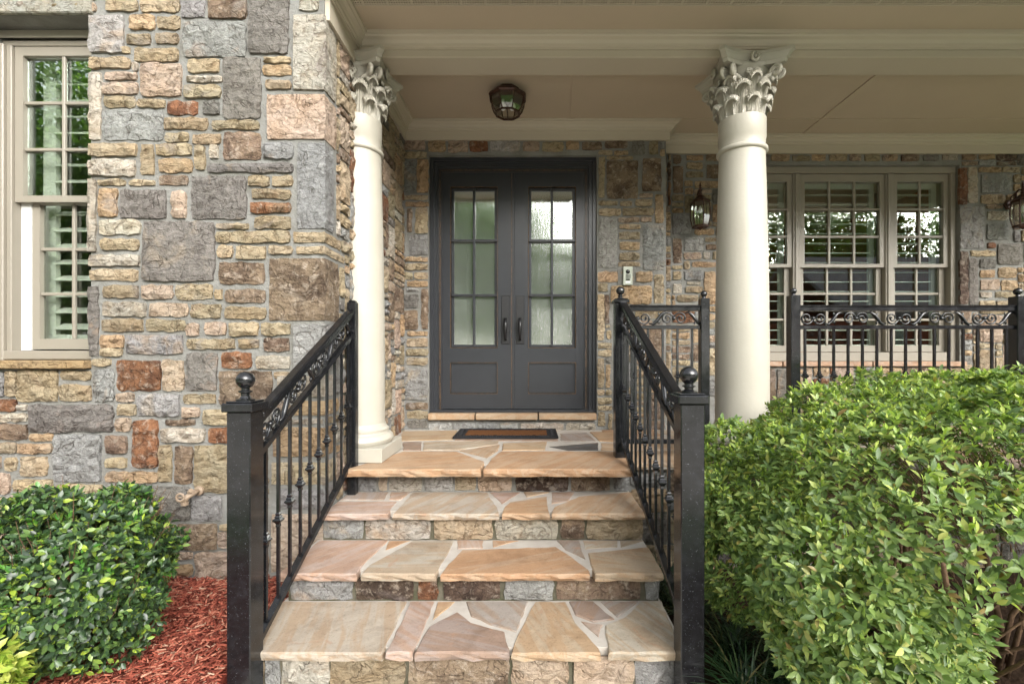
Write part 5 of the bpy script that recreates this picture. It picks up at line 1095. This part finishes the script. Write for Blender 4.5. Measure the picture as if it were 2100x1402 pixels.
plant(az_root, tv, tf, sprigs(P2, N2, (3, 5), .028, .045, .4), 'azalea_leaf', name='inner_foliage')
k = (nprng.random(len(P)) < .55) & (Nn[:, 2] > .2); d3 = sprigs(P[k] + np.array([0, 0, .018]), Nn[k], (4, 6), .016, .028, .8, (15, 55)); plant(az_root, tv, tf, d3, 'azalea_tip', name='young_tips')
P4, N4 = on_surface(1300, (1.18, 1.60, -.36), (.27, .26, .22), 2.2, None, .06, 4, 9.0); plant(az_root, tv, tf, sprigs(P4, N4, (5, 7), .032, .052, .3), 'azalea_leaf', name='low_foliage')
for _ in range(34):
    bx, by = rnd.uniform(1.0, 3.0), rnd.uniform(1.6, 2.2); ex, ey = bx + rnd.uniform(-.4, .5), by + rnd.uniform(-.55, .3); r_ = rnd.uniform(.006, .014)
    obj('stem', MB().tube([(bx, by, -.66), (bx * .7 + ex * .3 + rnd.uniform(-.04, .04), by * .7 + ey * .3, -.45), (bx * .3 + ex * .7, by * .3 + ey * .7 + rnd.uniform(-.03, .03), -.22), (ex, ey, .02)], [r_, r_ * .85, r_ * .65, r_ * .4], 6), 'bark', az_root, smooth=True)
for _ in range(16):
    bx, by = rnd.uniform(1.3, 2.3), rnd.uniform(1.45, 2.0); ex, ey = bx + rnd.uniform(-.5, .35), by + rnd.uniform(-.45, .1); r_ = rnd.uniform(.007, .015)
    obj('stem', MB().tube([(bx, by, -.66), (bx * .8 + ex * .2 + rnd.uniform(-.05, .05), by, -.42), (bx * .4 + ex * .6 + rnd.uniform(-.04, .04), by * .5 + ey * .5, -.15), (ex, ey, .12)], [r_, r_ * .9, r_ * .7, r_ * .4], 6), 'bark', az_root, smooth=True)
twigs(az_root, 1100, AC, (1.25, .66, .5))
# holly by the bay
HC, HR = (-1.785, 1.80, -.215), (.295, .30, .325)
h_root = thing('holly_shrub', 'rounded dark green shrub with glossy leaves under the bay window', 'shrub', (HC[0], HC[1], -.545))
P, Nn = on_surface(3600, HC, HR, 2.1, None, .10, 6, 1.0); k = Nn[:, 2] > -.75; P, Nn = P[k], Nn[k]
tvh, tfh = LEAF(.27, .07, .05); d1 = sprigs(P + Nn * np.abs(nprng.normal(0, .014, (len(P), 1))), Nn, (3, 5), .018, .037, .35, (30, 95)); plant(h_root, tvh, tfh, d1, 'holly_leaf', picks=290, nrm=Nn[d1[5]])
P2, N2 = on_surface(2400, HC, tuple(r_ * .88 for r_ in HR), 2.1, None, .10, 6, 1.0); plant(h_root, tvh, tfh, sprigs(P2, N2, (3, 4), .02, .034, .3, (30, 95)), 'holly_leaf', name='inner_foliage')
k = (nprng.random(len(P)) < .20) & (Nn[:, 2] > -.1); plant(h_root, tvh, tfh, sprigs(P[k] + Nn[k] * .012, Nn[k], (3, 5), .016, .030, .6, (15, 60)), 'holly_tip', name='young_tips')
twigs(h_root, 260, HC, HR, thick=.003)
for _ in range(9):
    a_ = rnd.uniform(0, 6.28); obj('stem', MB().tube([(HC[0] + .05 * math.cos(a_), HC[1] + .05 * math.sin(a_), -.55), (HC[0] + .14 * math.cos(a_), HC[1] + .12 * math.sin(a_), -.36), (HC[0] + .25 * math.cos(a_), HC[1] + .22 * math.sin(a_), -.12)], [.011, .009, .005], 6), 'bark', h_root, smooth=True)
YC, YRd = (-1.87, 1.35, -.33), (.24, .24, .24)
y_root = thing('privet_shrub', 'small yellow green shrub in front of the glossy holly', 'shrub', (YC[0], YC[1], -.545))
P, Nn = on_surface(1300, YC, YRd, 2.2, None, .05, 5, 6.0); plant(y_root, tvh, tfh, sprigs(P, Nn, (4, 5), .024, .040, .4, (25, 85)), 'privet_leaf'); twigs(y_root, 90, YC, YRd, thick=.003)
obj('stem', MB().tube([(YC[0], YC[1], -.55), (YC[0] + .03, YC[1], -.3), (YC[0] + .02, YC[1] + .03, -.1)], [.012, .009, .004], 6), 'bark', y_root, smooth=True)
# liriope tufts beside the steps
def tuft(x, y, n_, label):
    t = thing('liriope_tuft', label, 'grass tuft', (x, y, -.655), 'dark grassy tufts beside the steps')
    V, Fs, C_ = [], [], []
    for _ in range(n_):
        a_, L_, w_ = rnd.uniform(0, 6.283), rnd.uniform(.16, .32), rnd.uniform(.0025, .0045); bx, by = x + rnd.gauss(0, .03), y + rnd.gauss(0, .03); dx, dy = math.cos(a_), math.sin(a_); b0 = len(V); ben = rnd.uniform(.4, 1.0)
        for q in range(6):
            s_ = q / 5; o = L_ * ben * s_ ** 1.6; z = -.66 + L_ * (s_ - .55 * ben * s_ ** 2.4); ww = w_ * (1 - s_ ** 3 * .9)
            V += [(bx + dx * o - dy * ww, by + dy * o + dx * ww, z), (bx + dx * o + dy * ww, by + dy * o - dx * ww, z)]
        for q in range(5): i0 = b0 + 2 * q; Fs += [i0, i0 + 1, i0 + 3, i0 + 2]; C_.append(4)
    o = link('blades', fast_mesh('blades', np.array(V), np.array(Fs), np.array(C_), 'liriope_blade'), None, (0, 0, 0), t); o['kind'] = 'stuff'
for k, (x, y) in enumerate(((.80, 1.72), (.86, 1.98), (.78, 2.25), (1.02, 1.85), (.95, 1.62), (.74, 2.5), (1.15, 1.7))): tuft(x, y, 150, 'dark green grassy tuft at the foot of the azalea')

# ------------------------------------------------------------------ the street side, seen in the panes: trees and a neighbouring house
def make_tree(h_, cr, n_, seed):
    t = thing('tree', 'leafy green tree across the lawn, reflected in the panes', 'tree', (0, 0, -.69), 'trees across the lawn')
    t.location = (0, 0, 0); WL[t] = Vector()
    rs = np.random.default_rng(seed); obj('trunk', MB().tube([(0, 0, -.75), (.1, 0, h_ * .25), (-.1, .1, h_ * .5), (.1, 0, h_ * .8)], [.32, .25, .18, .07], 8), 'bark', t, smooth=True)
    cl = rs.normal(size=(60, 3)); cl = unit(cl) * (rs.random(60) ** .4)[:, None] * np.array([cr, cr, h_ * .44]) + np.array([0, 0, h_ * .48])
    for k in range(9): c = cl[k]; obj('limb', MB().tube([(0, .05, h_ * rs.uniform(.25, .5)), (c[0] * .5, c[1] * .5, c[2] * .85), tuple(c)], [.12, .07, .03], 5), 'bark', t, smooth=True)
    idx = rs.integers(0, 60, n_); pos = cl[idx] + rs.normal(size=(n_, 3)) * np.array([cr * .17, cr * .17, h_ * .06])
    d = unit(rs.normal(size=(n_, 3))); ax, ay, az = frames(d, unit(rs.normal(size=(n_, 3)) + np.array([0, 0, .8])))
    tv_, tf_ = LEAF(.3, .05, .1); o = link('crown', scatter('crown', tv_, tf_, pos, ax, ay, az, rs.uniform(.18, .38, n_), 'tree_leaf'), None, (0, 0, 0), t); o['kind'] = 'stuff'
    return t
protos = [make_tree(15, 4.2, 15000, 1), make_tree(18, 5.0, 18000, 2), make_tree(10, 3.4, 11000, 3)]
spots = [(-44, 2, 0), (-36, -6, 1), (-30, -13, 0), (-24, -20, 1), (-18, -25, 0), (-12, -28, 2), (-6, -30, 1), (0, -29, 0), (5, -31, 2), (10, -30, 1), (16, -33, 0), (22, -32, 1), (28, -30, 0), (34, -27, 1), (41, -23, 0), (48, -16, 1),
         (-15, -13, 2), (-27, -4, 2), (-3, -38, 1), (8, -39, 1), (19, -40, 1), (30, -39, 1), (-15, -37, 1), (41, -34, 1)]
used = set()
for (x, y, k) in spots:
    o = protos[k] if k not in used else copy_tree(protos[k]); used.add(k); o.location = (x * 1.45, y * 1.45, 0); o.rotation_euler.z = rnd.uniform(0, 6.28); s_ = rnd.uniform(1.25, 1.45); o.scale = (s_, s_, s_)
nb_ = thing('neighbour_house', 'brick house with gray shingle gable roof, reflected in the triple window', 'house', (17, -13, -.69))
obj('wall', MB().box(12.5, 21, -17, -9, -.7, 2.2), 'brick_red', nb_)
obj('roof', MB().sweep([(-4.5, 0), (0, 3.0), (4.5, 0), (4.5, -.15), (0, 2.8), (-4.5, -.15)], (12, -13, 2.22), (21.5, -13, 2.22), (0, 1, 0)), 'shingle', nb_)
for xx in (14, 17, 20):
    w_ = obj('house_window', MB().box(xx - .5, xx + .5, -9.04, -8.995, .4, 1.8), 'jamb_white', nb_); obj('pane', MB().box(xx - .42, xx + .42, -8.993, -8.985, .48, 1.72), 'window_glass', w_)
